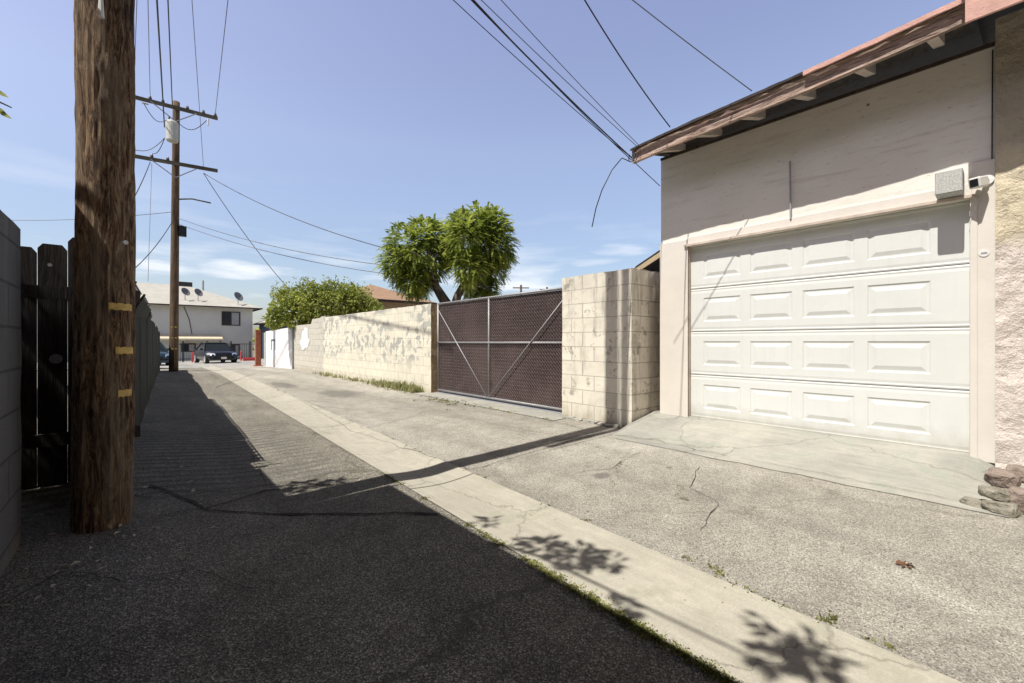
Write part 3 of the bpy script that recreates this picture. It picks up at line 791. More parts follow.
# plates wrap the camera-facing right side of the shaft
def plate(px0, px1, py):
    b = MB(); Yp = 2.30; z = CH-(py-341.5)*Yp/F
    c0 = math.atan2(-PY_, -PX_)       # towards the camera
    vs = []; fs = []; k = 10
    def ang(px):      # horizontal offset on the disc -> angle
        o_ = (px-103)/F*2.40/.136; return c0+math.asin(max(-.97, min(.97, o_)))
    a0, a1 = ang(px0), ang(px1)
    hh = .019
    for i in range(k+1):
        a = a0+(a1-a0)*i/k; zz = z+.003*math.sin(i*2.1)
        for r, dz in ((.128, -hh), (.138, -hh), (.138, hh), (.128, hh)):
            vs.append((PX_+r*math.cos(a), PY_+r*math.sin(a), zz+dz))
    for i in range(k):
        for q_ in range(4): fs.append((i*4+q_, i*4+(q_+1) % 4, i*4+4+(q_+1) % 4, i*4+4+q_))
    fs += [(0,1,2,3), (k*4+3, k*4+2, k*4+1, k*4)]
    b.add(vs, fs).build('yellow_plate', M['yellow'], pole)
plate(107, 126, 305); plate(112, 126.5, 351); plate(114, 126.5, 396)
v = W(101, 8, 2.31); MB().tube([(v.x, v.y, v.z-.05), (v.x, v.y, v.z+.045)], [.014, .009], 8).build('porcelain_knob', M['white_plastic'], pole)
v = W(126, 243, 2.34); MB().tube([(v.x-.01, v.y, v.z), (v.x+.0, v.y-.02, v.z)], .012, 8).build('tag_nail', M['white_plastic'], pole)
for z in (10.75, 8.5):
    MB().box((PX_-1.4, PY_-.25, z-.06), (PX_+1.4, PY_-.15, z+.06)).build('crossarm', M['arm'], pole)

# ------------------------------------------------------------------ second utility pole
px_, py_ = 1.15, 22.8
def pole2():
    e = empty('utility_pole', (px_, py_, base(py_)), 'tall weathered utility pole with two crossarms and a white transformer', 'utility pole')
    b = MB(); pts = []; rs = []
    for k in range(24):
        t = k/23; pts.append((px_+.09*t, py_, base(py_)+t*(11.15-base(py_)))); rs.append(.165-.045*t)
    b.tube(pts, rs, 14).build('pole_shaft', M['pole_far'], e, True)
    for (zl, zr) in ((10.78, 10.86), (8.45, 8.58)):
        b = MB(); b.bar((px_-1.33, py_-.19, zl), (px_+1.5, py_-.19, zr), .10, .13); b.build('crossarm', M['arm'], e)
        b = MB()
        for s_ in (-1, 1): b.bar((px_+s_*.75, py_-.25, zl), (px_+.06, py_-.12, zl-.5), .03, .03)
        b.build('arm_brace', M['galv'], e)
        for xo in (-1.25, -.75, -.35, .45, 1.0, 1.42) if zl > 10 else (-1.25, -.7, -.2):
            zz = zl+(zr-zl)*(xo+1.33)/2.83
            MB().tube([(px_+xo, py_-.19, zz+.06), (px_+xo, py_-.19, zz+.10), (px_+xo, py_-.19, zz+.17), (px_+xo, py_-.19, zz+.22)], [.02,.06,.045,.02], 8).build('insulator', M['ceram'], e)
    b = MB(); b.tube([(px_-.06, py_-.36, 9.32), (px_-.06, py_-.36, 9.36), (px_-.06, py_-.36, 10.08), (px_-.06, py_-.36, 10.14)], [.18,.2,.21,.18], 20)
    tr = b.build('transformer', simple('transformer_paint', (.50,.50,.44), .6, 0, .15, 9), e, False)
    b = MB()
    for q_ in (-.1, .1): MB().tube([(px_-.06+q_, py_-.36, 10.14), (px_-.06+q_, py_-.36, 10.32)], [.04,.025], 8).build('bushing', M['ceram'], tr)
    for s_, xo in ((-1, -.95), (1, 1.1)):
        P0 = Vector((px_+xo, py_-.25, 10.62)); P1 = Vector((px_-.06+s_*.12, py_-.36, 10.2))
        MB().tube([P0.lerp(P1, t/8)-Vector((0,0,.38*math.sin(math.pi*t/8))) for t in range(9)], .014, 5).build('jumper_wire', M['wire'], e)
    for xo in (-1.2, -.7):
        P0 = Vector((px_+xo, py_-.25, 8.68)); P1 = Vector((px_-.3, py_-.36, 9.4))
        MB().tube([P0.lerp(P1, t/8)-Vector((0,0,.22*math.sin(math.pi*t/8))) for t in range(9)], .014, 5).build('jumper_wire', M['wire'], e)
    MB().tube([(px_+xo, py_-.25, 10.62) for xo in (-1.0,-.8)], .03, 6).build('cutout_fuse', M['galv'], e); MB().tube([(px_+1.15, py_-.25, 10.42), (px_+1.15, py_-.25, 10.7)], .04, 6).build('cutout_fuse', M['white_plastic'], e)
    b = MB(); b.tube([(px_+.05, py_-.1, 7.05), (px_+.6, py_-.25, 7.15), (px_+1.25, py_-.3, 7.1)], .03, 6); b.build('service_bracket', M['arm'], e)
    MB().box((px_+.17, py_-.2, 5.55), (px_+.42, py_-.0, 5.98)).build('splice_box', M['black'], e)
    b = MB(); b.tube([(px_-.02, py_-.16, 2.6), (px_+.02, py_-.165, 0)], .03, 6); b.build('riser_pipe', M['pole_far'], e)
    for z in (1.75, 1.3, .85): MB().bar((px_-.1, py_-.17, z), (px_+.1, py_-.17, z), .01, .06).build('yellow_plate', M['yellow'], e)
pole2()

# ------------------------------------------------------------------ overhead wires
def wire(p, q, sag, r, mat, label, group='overhead utility wires', n_=28, name='overhead_wire'):
    p, q = Vector(p), Vector(q)
    pts = [p.lerp(q, i/n_)-Vector((0,0,4*sag*(i/n_)*(1-i/n_))) for i in range(n_+1)]
    o = MB().tube([v for v in pts], r, 5).build(name, mat, loc=p)
    return tag(o, label, 'wire', group)
def through(px, py, Y): return W(px, py, Y)
# lines along the alley: from the second pole's arms to the near pole's arms
def along(x2, z2, pxt, Yt, r, mat, label, sag=0.0):
    a = Vector((x2, py_-.19, z2)); c = W(pxt, 0, Yt); d = (c-a); q = a+d*(1.75)
    return wire(a, q, sag, r, mat, label)
along(px_-1.25, 10.98, 137, 12.0, .010, M['wire_l'], 'thin wire nearest the near pole, running to the upper crossarm end')
along(px_-.75, 10.98, 148, 12.0, .010, M['wire_l'], 'second thin wire from the left, running to the upper crossarm')
along(px_-.3, 9.9, 157, 10.8, .022, M['wire'], 'thick black cable running down to the transformer')
along(px_-.05, 10.9, 168, 12.0, .018, M['wire'], 'black cable running to the middle of the upper crossarm')
along(px_+1.0, 8.6, 192, 11.5, .009, M['wire_l'], 'faint wire right of the pole running to the lower crossarm')
along(px_+1.42, 11.05, 228, 12.2, .011, M['wire_l'], 'rightmost alley wire ending on the tip of the upper crossarm')
# service drops from the second pole
A = Vector((px_+1.0, py_-.2, 8.35))
e1 = W(392, 250, 13.6); wire(A, e1, .3, .014, M['wire'], 'black service wire from the lower crossarm to the tree')
A2 = Vector((px_+.1, py_-.1, 6.3)); wire(A2, W(392, 266, 13.8), .25, .012, M['wire_l'], 'upper of two faint wires running from the pole to behind the tree')
wire(Vector((px_+.15, py_-.1, 6.05)), W(396, 275, 14), .25, .012, M['wire_l'], 'lower of two faint wires running from the pole to behind the tree')
wire(A, W(287, 287, 19.0), .2, .014, M['wire'], 'black service wire dropping steeply from the lower crossarm to the shrub')
wire(Vector((px_-.7, py_-.25, 8.3)), W(148, 281, 14.5), .0, .008, M['wire_l'], 'thin wire hanging straight down from the lower crossarm')
wire(Vector((px_-.75, py_-.2, 8.35)), W(108, 238, 9.5), .2, .014, M['wire'], 'black wire from the lower crossarm passing behind the near pole')
wire(Vector((px_-.05, py_-.1, 6.1)), W(112, 286, 11.5), .25, .014, M['wire'], 'black wire sagging from mid pole to behind the near pole')
wire(Vector((px_+.1, py_+.1, 6.6)), W(-40, 217, 30), .3, .014, M['wire_l'], 'faint wire crossing the sky left of the near pole')

# service drops onto the garage eave corner
C = Vector((EX-.03, 3.08, fz(3.08)+.04))
def drop(px0, pxm, pym, r, mat, label, end=C, ye=None, sag=.0, T=2.1):
    """from the eave through a point above the alley and on to the near pole"""
    Y = ye
    m_ = W(px0, 0, Y); d = m_-end; q = end+d*T
    mid = W(pxm, pym, 0.5*(Y+(SA*end.x+CA*end.y)))
    return wire(end, q, sag, r, mat, label, 'service cables at the garage')
drop(465, 0, 0, .004, M['wire'], 'leftmost thin cable reaching the garage eave corner', ye=3.95, sag=.10)
drop(482, 0, 0, .008, M['wire'], 'thickest black cable reaching the garage eave corner', ye=4.0, sag=.10)
drop(487, 0, 0, .005, M['wire'], 'black cable twisted beside the thickest one at the eave corner', ye=3.9, sag=.13, end=C+Vector((.01,.02,-.01)))
drop(489, 0, 0, .004, M['wire_l'], 'grey cable ending just above the eave corner on the roof edge', ye=4.0, sag=.07, end=C+Vector((.02,-.08,.11)))
drop(508, 0, 0, .004, M['wire_l'], 'rightmost of the thin cables reaching the roof edge near the corner', ye=4.0, sag=.07, end=C+Vector((.02,-.10,.12)))
drop(592, 0, 0, .007, M['wire'], 'wavy black cable landing on the roof edge right of the corner', ye=4.2, sag=.12, end=onx(670,127,EX+.05), T=1.8)
drop(635, 0, 0, .005, M['wire_l'], 'thin cable rising steeply from behind the garage roof edge', ye=4.2, sag=.02, end=onx(752,91,EX+.05), T=1.6)
# cable tails under the eave
c1 = onx(660, 186, GX-.02)
wire(C+Vector((0,0,-.02)), c1, .0, .005, M['wire'], 'short cable from the eave corner back to the garage wall', 'service cables at the garage', 10)
c2 = W(592, 227, 5.1); p0 = C+Vector((-.01,.03,-.03)); 
o = MB().tube([p0, W(622,158,5.25), W(612,170,5.2), W(602,190,5.15), W(596,208,5.1), c2], .006, 5).build('loose_cable', M['wire'], loc=p0)
tag(o, 'loose black cable end dangling free from the eave corner', 'cable')
b = MB(); P = [C+Vector((-.02,.02,.0))+Vector((.0, .035*math.sin(t*1.1), .05*math.cos(t*1.1)))-Vector((0,.008*t,0)) for t in range(14)]
o = b.tube(P, .006, 5).build('cable_coil', M['wire'], loc=C); tag(o, 'small tangled coil of black cable at the eave corner', 'cable')

# ------------------------------------------------------------------ left side
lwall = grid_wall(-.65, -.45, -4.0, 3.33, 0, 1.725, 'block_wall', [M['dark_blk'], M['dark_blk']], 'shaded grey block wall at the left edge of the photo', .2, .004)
# neighbour's flat garage behind it, throws the big shade over the alley
nb = empty('neighbour_garage', (-3, -1.5, 0), 'plain flat roofed stucco garage behind the left block wall, outside the photo', 'garage')
MB().box((-5.0, -7.5, .05), (-.80, 3.14, 3.60)).build('wall', M['tan_wall'], nb)
b = MB(); b.box((-5.05, -7.55, 3.601), (-.66, 3.22, 3.80)); b.build('roof', M['roofing'], nb)
MB().box((-2.4, 3.141, .05), (-.86, 4.42, 2.95)).build('gap_shade_block', M['tan_wall'], nb)  # unseen block added to keep sun off the gap beside the pole
b = MB(); b.box((-.799, -2.2, .1), (-.79, .4, 2.3)); b.build('door', M['rafter'], nb)
b = MB(); b.box((-.799, 1.3, 1.2), (-.785, 2.3, 2.2)); wn = b.build('window', M['glass'], nb)
b = MB(); 
for (a, c) in (((-.785,1.22,1.12),(-.775,1.3,2.28)), ((-.785,2.3,1.12),(-.775,2.38,2.28)), ((-.785,1.3,2.2),(-.775,2.3,2.28)), ((-.785,1.3,1.12),(-.775,2.3,1.2))): b.box(a, c)
b.build('frame', M['trim'], wn)

def sky_blocker(x0, x1, y0, y1, h, lab):  # unseen house shapes added only to cut sky fill in the alley
    e = empty('sky_blocker_house', ((x0+x1)/2, (y0+y1)/2, 0), lab, 'house')
    MB().box((x0, y0, 0), (x1, y1, h)).build('wall', M['tan_wall2'], e)
    b = MB(); b.box((x0-.4, y0-.4, h+.002), (x1+.4, y1+.4, h+.3)); b.build('roof', M['roofing'], e)
    for k in range(int((x1-x0)/3) if (x1-x0) > (y1-y0) else int((y1-y0)/3)):
        for z in (1.2, 4.4):
            if (x1-x0) > (y1-y0): MB().box((x0+1+3*k, y1+.001, z), (x0+2.4+3*k, y1+.03, z+1.3)).build('window', M['glass'], e)
            else: MB().box((x1+.001, y0+1+3*k, z), (x1+.03, y0+2.4+3*k, z+1.3)).build('window', M['glass'], e)
M['tan_wall2'] = simple('brown_stucco', (.22,.17,.13), .9)
sky_blocker(-15, -6.3, -10, 14, 8.3, 'added unseen brown house block beyond the left walls, cutting sky fill')
sky_blocker(-9, 16, -20, -9, 11.0, 'added unseen brown house block behind the camera, cutting sky fill')
# wooden boards across the gap
wf = empty('wooden_fence', (-.35, 4.5, .08), 'dark dog-eared wooden fence boards behind the near utility pole', 'fence')
bx = [(-.62, .14, 1.84), (-.385-.075, .14, 1.85), (-.295, .13, 1.885), (-.15, .14, 1.83)]
x_ = [onx(0,0,1)]
for (px0, px1, pyt) in ((8, 36.8, 245), (37.7, 67.3, 243), (68, 97.5, 237), (98, 128, 240)):
    a = ony(px0, pyt, 4.5); c = ony(px1, pyt, 4.5); zt = a.z
    b = MB(); o8 = .025
    vs = [(a.x, 4.49, .06), (c.x, 4.49, .06), (c.x, 4.49, zt-o8*1.4), (c.x-o8, 4.49, zt), (a.x+o8, 4.49, zt), (a.x, 4.49, zt-o8*1.4)]
    vs += [(x, 4.51, z) for x, _, z in vs]
    b.add(vs, [(0,1,2,3,4,5), (11,10,9,8,7,6)]+[(i, (i+6), 6+(i+1) % 6, (i+1) % 6) for i in range(6)])
    b.build('board', M['boards'], wf)
for z in (1.50, .45): MB().box((-.68, 4.455, z-.045), (.02, 4.488, z+.045)).build('rail', M['boards'], wf)
v = ony(50, 265, 4.485); MB().tube([(v.x, 4.488, v.z), (v.x, 4.48, v.z)], .012, 12).build('round_tag', M['white_plastic'], wf)
v = ony(56, 352, 4.485); MB().tube([(v.x, 4.488, v.z-.05), (v.x, 4.48, v.z-.05)], .035, 12).build('pale_sticker', M['galv'], wf)

# corrugated fence down the left of the alley
def fxl(y): return -.285+.042*y
mf = empty('metal_fence', (fxl(12), 12, .05), 'dark corrugated sheet metal fence with an angled top along the left side', 'fence')
y = 3.55; idx = 0
R2 = random.Random(5)
while y < 24:
    L_ = 1.15 if y < 10 else 2.3
    h_ = 1.55+.05*R2.uniform(-1, 1)+(.06 if y > 10 else 0)
    b = MB(); k = int(L_/.035); vs = []; fs = []
    for i in range(k+1):
        yy = y+L_*i/k; xx = fxl(yy)+.012*math.cos(i*math.pi/2)*(1)+(.01 if idx % 2 else 0)
        zb = gz(xx, yy)-.04
        vs += [(xx, yy, zb), (xx+R2.uniform(-.001,.001), yy, base(yy)+h_)]
    for i in range(k): fs.append((2*i, 2*i+2, 2*i+3, 2*i+1))
    b.add(vs, fs).build('corrugated_sheet', M['corr'], mf)
    if idx in (1, 2, 3, 4, 5):
        # angled top flap leaning over the alley
        lean = (.06, .08, .07, .06, .05)[idx-1]; up = (.07,.10,.08,.06,.04)[idx-1]
        b = MB(); vs = []; fs = []
        for i in range(k+1):
            yy = y+L_*i/k-.02; o_ = .010*math.cos(i*math.pi/2)
            vs += [(fxl(yy)+.0+o_, yy, h_-.09), (fxl(yy)+lean+o_, yy, h_+up)]
        for i in range(k): fs.append((2*i, 2*i+2, 2*i+3, 2*i+1))
        b.add(vs, fs).build('leaning_flap', M['corr'], mf)
        MB().bar((fxl(y)+.015, y-.01, h_-.04), (fxl(y)+lean+.02, y-.01, h_+up+.02), .02, .02).build('flap_arm', M['black'], mf)
        MB().bar((fxl(y)+lean+.01, y, h_+up+.01), (fxl(y+L_)+lean+.01, y+L_-.05, h_+up+.01), .012, .012).build('flap_rail', M['galv'], mf)
    MB().box((fxl(y)-.06, y-.03, gz(fxl(y),y)-.02), (fxl(y)-.02, y+.03, base(y)+h_+.03)).build('post', M['black'], mf)
    y += L_+.01; idx += 1

# leaves and rubble at the pole foot
b = MB()
for _ in range(260):
    x = R.uniform(-.42, .35); y = R.uniform(2.4, 5.0)
    if x > .05+.1*noise.noise((y,0,0)) and R.random() < .7: continue
    z = gz(x, y)+.006; a = R.uniform(0, 6.28); s_ = R.uniform(.008, .024)
    dx_, dy_ = math.cos(a)*s_, math.sin(a)*s_
    b.add([(x-dx_, y-dy_, z), (x+dy_*.4, y-dx_*.4, z+R.uniform(0,.012)), (x+dx_, y+dy_, z+R.uniform(0,.01)), (x-dy_*.4, y+dx_*.4, z+R.uniform(0,.012))], [(0,1,2,3)])
tag(b.build('leaf_litter', simple('dry_litter', (.50,.44,.34), .9, 0, .5, 30)), 'dry leaf litter and chips round the foot of the near pole', 'litter', kind='stuff')
b = MB()
for _ in range(420):
    x = R.uniform(.2, 4.6); y = R.uniform(-.3, 7)
    z = gz(x, y)+.005; a = R.uniform(0, 6.28); s_ = R.uniform(.003, .009)*(1.6 if R.random() < .06 else 1)
    dx_, dy_ = math.cos(a)*s_, math.sin(a)*s_
    b.add([(x-dx_, y-dy_, z), (x+dy_*.6, y-dx_*.6, z+.003), (x+dx_, y+dy_, z+.002), (x-dy_*.6, y+dx_*.6, z+.004)], [(0,1,2,3)])
tag(b.build('grit', simple('loose_grit', (.26,.21,.16), .9, 0, .6, 40)), 'scattered grit and leaf scraps over the asphalt', 'grit', kind='stuff')
b = MB(); v = G(905, 568)
for k in range(7):
    a = k*.9; r_ = .03; b.add([(v[0], v[1], gz(*v)+.008), (v[0]+r_*math.cos(a), v[1]+r_*math.sin(a), gz(*v)+.02), (v[0]+1.4*r_*math.cos(a+.3), v[1]+1.4*r_*math.sin(a+.3), gz(*v)+.006), (v[0]+r_*math.cos(a+.6), v[1]+r_*math.sin(a+.6), gz(*v)+.012)], [(0,1,2,3)])
tag(b.build('dead_leaf', simple('dead_leaf_brown', (.16,.08,.04), .9)), 'curled brown dead leaf on the asphalt before the garage', 'leaf')

# ------------------------------------------------------------------ trees
def leafcloud(b, c, rad, n_, size, shape, RR, hollow=.55, asp=2.2):
    for _ in range(n_):
        d = Vector((RR.gauss(0,1), RR.gauss(0,1), RR.gauss(0,1))).normalized()
        r = hollow+(1-hollow)*RR.random()**.7
        d2 = Vector((d.x*rad[0], d.y*rad[1], d.z*rad[2]))*r
        p = c+d2
        out = d.copy(); out.z -= .15
        a = (out+Vector((RR.uniform(-.8,.8), RR.uniform(-.8,.8), RR.uniform(-.8,.4)))).normalized()
        if shape == 'droop': a = (a+Vector((0,0,-.7))).normalized()
        s1 = a.cross(Vector((RR.uniform(-1,1), RR.uniform(-1,1), RR.uniform(-.3,1)))).normalized()
        L = size*RR.uniform(.6, 1.35); w_ = L/asp
        nrm = a.cross(s1)*L*.12
        b.add([p, p+a*L*.45+s1*w_*.5+nrm, p+a*L, p+a*L*.45-s1*w_*.5+nrm], [(0,1,2,3)])
# jacaranda: two lobes of feathery foliage
RR = random.Random(3)
jb = ony(446, 300, 11.5); DJ = 13.0
def J(px, py, dy=0): return W(px, py, DJ+dy)
jt = empty('jacaranda_tree', (J(440,341).x, J(440,341).y, 0), 'feathery green tree with a two lobed crown behind the gate', 'tree')
b = MB()
tb = J(437, 380); k0 = J(452, 300); k1 = J(430, 272); 
b.tube([(k0.x+.3, k0.y-.3, -.1), J(456,330), J(447,305), J(436,287), J(431,268), J(428,250)], [.22,.2,.17,.13,.09,.05], 10)
b.tube([J(452,315), J(458,295), J(470,275), J(478,255), J(482,235)], [.15,.12,.09,.07,.04], 8)
for (pa, pb) in (((431,268),(408,250)),((431,270),(445,240)),((470,275),(495,255)),((478,255),(500,235)),((478,258),(462,230)),((436,287),(412,275)),((468,278),(488,290))):
    a = J(*pa); c = J(pb[0], pb[1], RR.uniform(-.6,.6)); b.tube([a, a.lerp(c,.5)+Vector((0,0,.08)), c], [.07,.05,.02], 6)
b.build('trunk', M['bark'], jt, True)
b = MB()
lobes = [(422,252,0,1.0,.95),(405,247,.1,.62,.7),(398,262,-.1,.5,.5),(412,275,0,.62,.55),(428,232,.1,.6,.4),(440,240,.2,.55,.6),
         (480,245,.1,1.0,.95),(495,243,.0,.62,.8),(478,222,.1,.75,.45),(492,225,0,.5,.5),(465,238,-.2,.55,.75),(486,270,.2,.7,.5),(475,286,.2,.5,.42),(488,290,.1,.3,.24),(500,252,0,.4,.4),(462,222,0,.35,.3),(450,250,.3,.4,.5),(470,268,-.2,.5,.5),(416,284,-.1,.4,.35),(425,262,.2,.8,.6)]
for (px, py, dy, rx, rz) in lobes:
    c = J(px, py, dy*3)
    n_ = int(680*rx*rz)+170
    for _ in range(n_):      # feathery fronds: sprays of leaflets
        d = Vector((RR.gauss(0,1), RR.gauss(0,1), RR.gauss(0,.9))).normalized()
        q = c+Vector((d.x*rx, d.y*rx*.9, d.z*rz))*(.45+.55*RR.random()**.6)
        ax = (d+Vector((RR.uniform(-.7,.7), RR.uniform(-.7,.7), -.25))).normalized(); L = RR.uniform(.16,.34)
        sd = ax.cross(Vector((RR.uniform(-.4,.4),RR.uniform(-.4,.4),1))).normalized()
        for t in range(9):
            f_ = t/9; p_ = q+ax*L*f_-Vector((0,0,.09*f_*f_))
            ll = .058*(1-.5*f_)
            for s_ in (-1, 1):
                e = (sd*s_+ax*.45+Vector((0,0,-.25))).normalized()*ll*RR.uniform(.7,1.2); u = ax*.012
                b.add([p_-u, p_+e*.6-u, p_+e, p_+e*.6+u*1.6, p_+u], [(0,1,2,3,4)])
b.build('crown', M['jac'], jt)

# shrub over the grey wall
RR = random.Random(9)
DB = 18.4
def B(px, py, dy=0): return W(px, py, DB+dy)
bs = empty('large_shrub', (B(325,341).x, B(325,341).y, -.1), 'sprawling yellow-green shrub spilling over the block wall', 'shrub')
b = MB()
for px, py in ((285,310),(300,300),(325,293),(345,295),(365,305),(312,288),(338,285),(290,295)):
    a = B(325,352); c = B(px, py-5, RR.uniform(-.5,.8)); b.tube([(a.x+RR.uniform(-.2,.2), a.y+RR.uniform(-.2,.2), 0), a.lerp(c,.5)+Vector((0,0,.3)), c], [.06,.04,.012], 6)
b.build('stem', M['bark'], bs, True)
b = MB()
for (px, py, dy, rx, rz) in ((325,306,0,1.3,.62),(300,308,-.2,.95,.62),(345,303,.2,1.1,.6),(365,306,.4,.65,.42),(284,310,-.4,.55,.5),(275,319,-.6,.32,.38),(310,294,0,.75,.4),(335,291,.2,.7,.38),(290,298,0,.45,.36),(352,293,.3,.5,.3),(372,312,.5,.5,.25),(296,321,-.5,.5,.22),(322,317,-.3,.7,.22)):
    leafcloud(b, B(px,py,dy), (rx, rx*.8, rz), int(800*rx*rz)+170, .19, 'up', RR, .45, 2.0)
for _ in range(120):     # shoots sticking out of the top
    px = RR.uniform(272, 372); a = B(px, 300-8*math.sin((px-268)/105*math.pi), RR.uniform(-.4,.6)); d = Vector((RR.uniform(-.5,.5), RR.uniform(-.5,.5), 1)).normalized()
    L = RR.uniform(.3,.75)
    for t in range(12):
        q = a+d*L*t/11; leafcloud(b, q, (.02,.02,.02), 1, .12, 'up', RR, .9, 2.4)
b.build('foliage', M['bush'], bs)

# overhanging tree to the left: its leaf tips enter the frame, its branches shade the gutter
RR = random.Random(21)
lt = empty('overhanging_tree', (-2.7, 5.2, .05), 'green tree beyond the left edge, only two leaf tips in view', 'tree')
b = MB()
b.tube([(-2.7,5.2,-.1),(-2.65,5.1,1.6),(-2.6,5.0,3.2),(-2.45,4.9,4.4)], [.17,.14,.11,.08], 10)
b.tube([(-2.5,4.9,4.0),(-2.0,3.9,4.35),(-1.3,2.6,4.5),(-.98,1.6,4.52),(-.95,.5,4.6)], [.05,.035,.022,.014,.008], 6)
b.tube([(-2.6,5.0,3.0),(-1.7,4.8,3.1),(-.95,4.62,2.9),(-.66,4.56,2.78)], [.04,.025,.012,.004], 6)
b.build('trunk', M['bark'], lt, True)
b = MB()
for (c, r, n_) in (((-2.6,5.0,4.2),(.8,.7,.6),700),((-2.9,5.6,3.6),(.7,.7,.6),500),((-2.2,5.3,3.5),(.6,.5,.5),300)):
    leafcloud(b, Vector(c), r, n_, .16, 'up', RR, .4, 2.4)
def shadeclump(x, y, z, rx, ry, n_):
    leafcloud(b, Vector((x-z/1.732, y, z)), (rx, ry, .12), int(n_*2.4), .075, 'up', RR, .1, 1.9)
shadeclump(.98,3.62,4.3,.16,.16,60); shadeclump(1.2,3.56,4.3,.12,.10,40); shadeclump(1.78,1.50,4.5,.16,.16,60); shadeclump(1.72,1.72,4.5,.10,.12,26); shadeclump(1.86,1.36,4.5,.1,.1,22)
shadeclump(1.84,.42,4.55,.15,.11,46); shadeclump(1.9,.56,4.55,.08,.1,16); shadeclump(1.74,.52,4.6,.08,.05,12); shadeclump(1.68,2.15,4.45,.05,.09,12); shadeclump(1.62,1.05,4.5,.05,.07,12)
for (px, py) in ((3, 96), (6, 117), (1, 112)):
    q = W(px-9, py-7, 3.0)
    a = (W(px+6, py+2, 3.0)-q); s1 = Vector((0,0,1)).cross(a).normalized()*.2+Vector((0,0,1)); s1 = s1.normalized()*.016
    b.add([q, q+a*.35+s1, q+a*.7+s1*.8, q+a, q+a*.6-s1*.8, q+a*.3-s1], [(0,1,2,3,4,5)])
b.build('foliage', M['bush'], lt)

# ------------------------------------------------------------------ houses behind
def hip(parent, x0, x1, y0, y1, ze, rise, mat, ov=.5, name='roof', inset=None, edge=None):
    b = MB(); x0-=ov; x1+=ov; y0-=ov; y1+=ov
    d = inset if inset else min(x1-x0, y1-y0)/2
    if (x1-x0) > (y1-y0): r0, r1 = (x0+d, (y0+y1)/2), (x1-d, (y0+y1)/2)
    else: r0, r1 = ((x0+x1)/2, y0+d), ((x0+x1)/2, y1-d)
    vs = [(x0,y0,ze),(x1,y0,ze),(x1,y1,ze),(x0,y1,ze),(*r0,ze+rise),(*r1,ze+rise)]
    if (x1-x0) > (y1-y0): fs = [(0,1,5,4),(1,2,5),(2,3,4,5),(3,0,4)]
    else: fs = [(0,1,4),(1,2,5,4),(2,3,5),(3,0,4,5)]
    fs.append((3,2,1,0))
    o = b.add(vs, fs).build(name, mat, parent)
    e = MB(); t = .12
    for (a, c) in (((x0-.02,y0-.02),(x1+.02,y0+.03)),((x0-.02,y1-.03),(x1+.02,y1+.02)),((x0-.02,y0+.03),(x0+.03,y1-.03)),((x1-.03,y0+.03),(x1+.02,y1-.03))):
        e.box((*a, ze-t), (*c, ze-.003))
    e.build('eave_board', edge or M['dk_trim'], o)
    return o
HY = 50.6; hb = -.66
apt = empty('apartment_house', (3, 54, hb), 'two storey pale stucco house with a hipped roof at the end of the alley', 'house')
MB().box((-8, HY, hb-.2), (8.9, HY+10, 4.55)).build('wall', M['house_wall'], apt)
hr = hip(apt, -8, 8.9, HY, HY+10, 4.55, 2.35, M['pale_roof'], .75)
def hwin(px0, py0, px1, py1, bars=2):
    a = ony(px0, py0, HY-.03); c = ony(px1, py1, HY-.03)
    z0, z1 = min(a.z, c.z), max(a.z, c.z)
    f_ = MB().box((a.x, HY-.03, z0), (c.x, HY-.001, z1)).build('window', M['glass'], apt)
    b = MB(); t = .07
    b.box((a.x-t, HY-.06, z0-t), (a.x, HY-.002, z1+t)); b.box((c.x, HY-.06, z0-t), (c.x+t, HY-.002, z1+t))
    b.box((a.x, HY-.06, z0-t), (c.x, HY-.002, z0)); b.box((a.x, HY-.06, z1), (c.x, HY-.002, z1+t))
    m_ = (a.x+c.x)/2; b.box((m_-.03, HY-.05, z0), (m_+.03, HY-.031, z1)); b.build('frame', M['dk_trim'], f_)
    MB().box((m_+.05, HY-.036, z0+.02), (c.x-.05, HY-.0305, z1-.02)).build('curtain', simple('grey_curtain', (.3,.3,.3), .8), f_)
hwin(222.5, 312, 239.5, 325); hwin(182, 344, 195, 351); hwin(231, 345, 239, 355)
a = ony(150, 336, HY); c = ony(221, 336, HY)
b = MB(); zt = a.z+.2; b.add([(a.x,HY-.002,zt),(c.x,HY-.002,zt),(c.x,HY-1.3,zt-.42),(a.x,HY-1.3,zt-.42),(a.x,HY-.002,zt-.1),(c.x,HY-.002,zt-.1),(c.x,HY-1.3,zt-.58),(a.x,HY-1.3,zt-.58)],
   [(0,1,2,3),(7,6,5,4),(3,2,6,7),(1,0,4,5),(0,3,7,4),(2,1,5,6)]); b.build('awning', M['awning'], apt)
b = MB(); 
for px in (221,): 
    q = ony(px, 350, HY-1.25); b.box((q.x-.1, HY-1.2, hb), (q.x, HY-1.1, zt-.6))
b.build('awning_post', M['dk_trim'], apt)
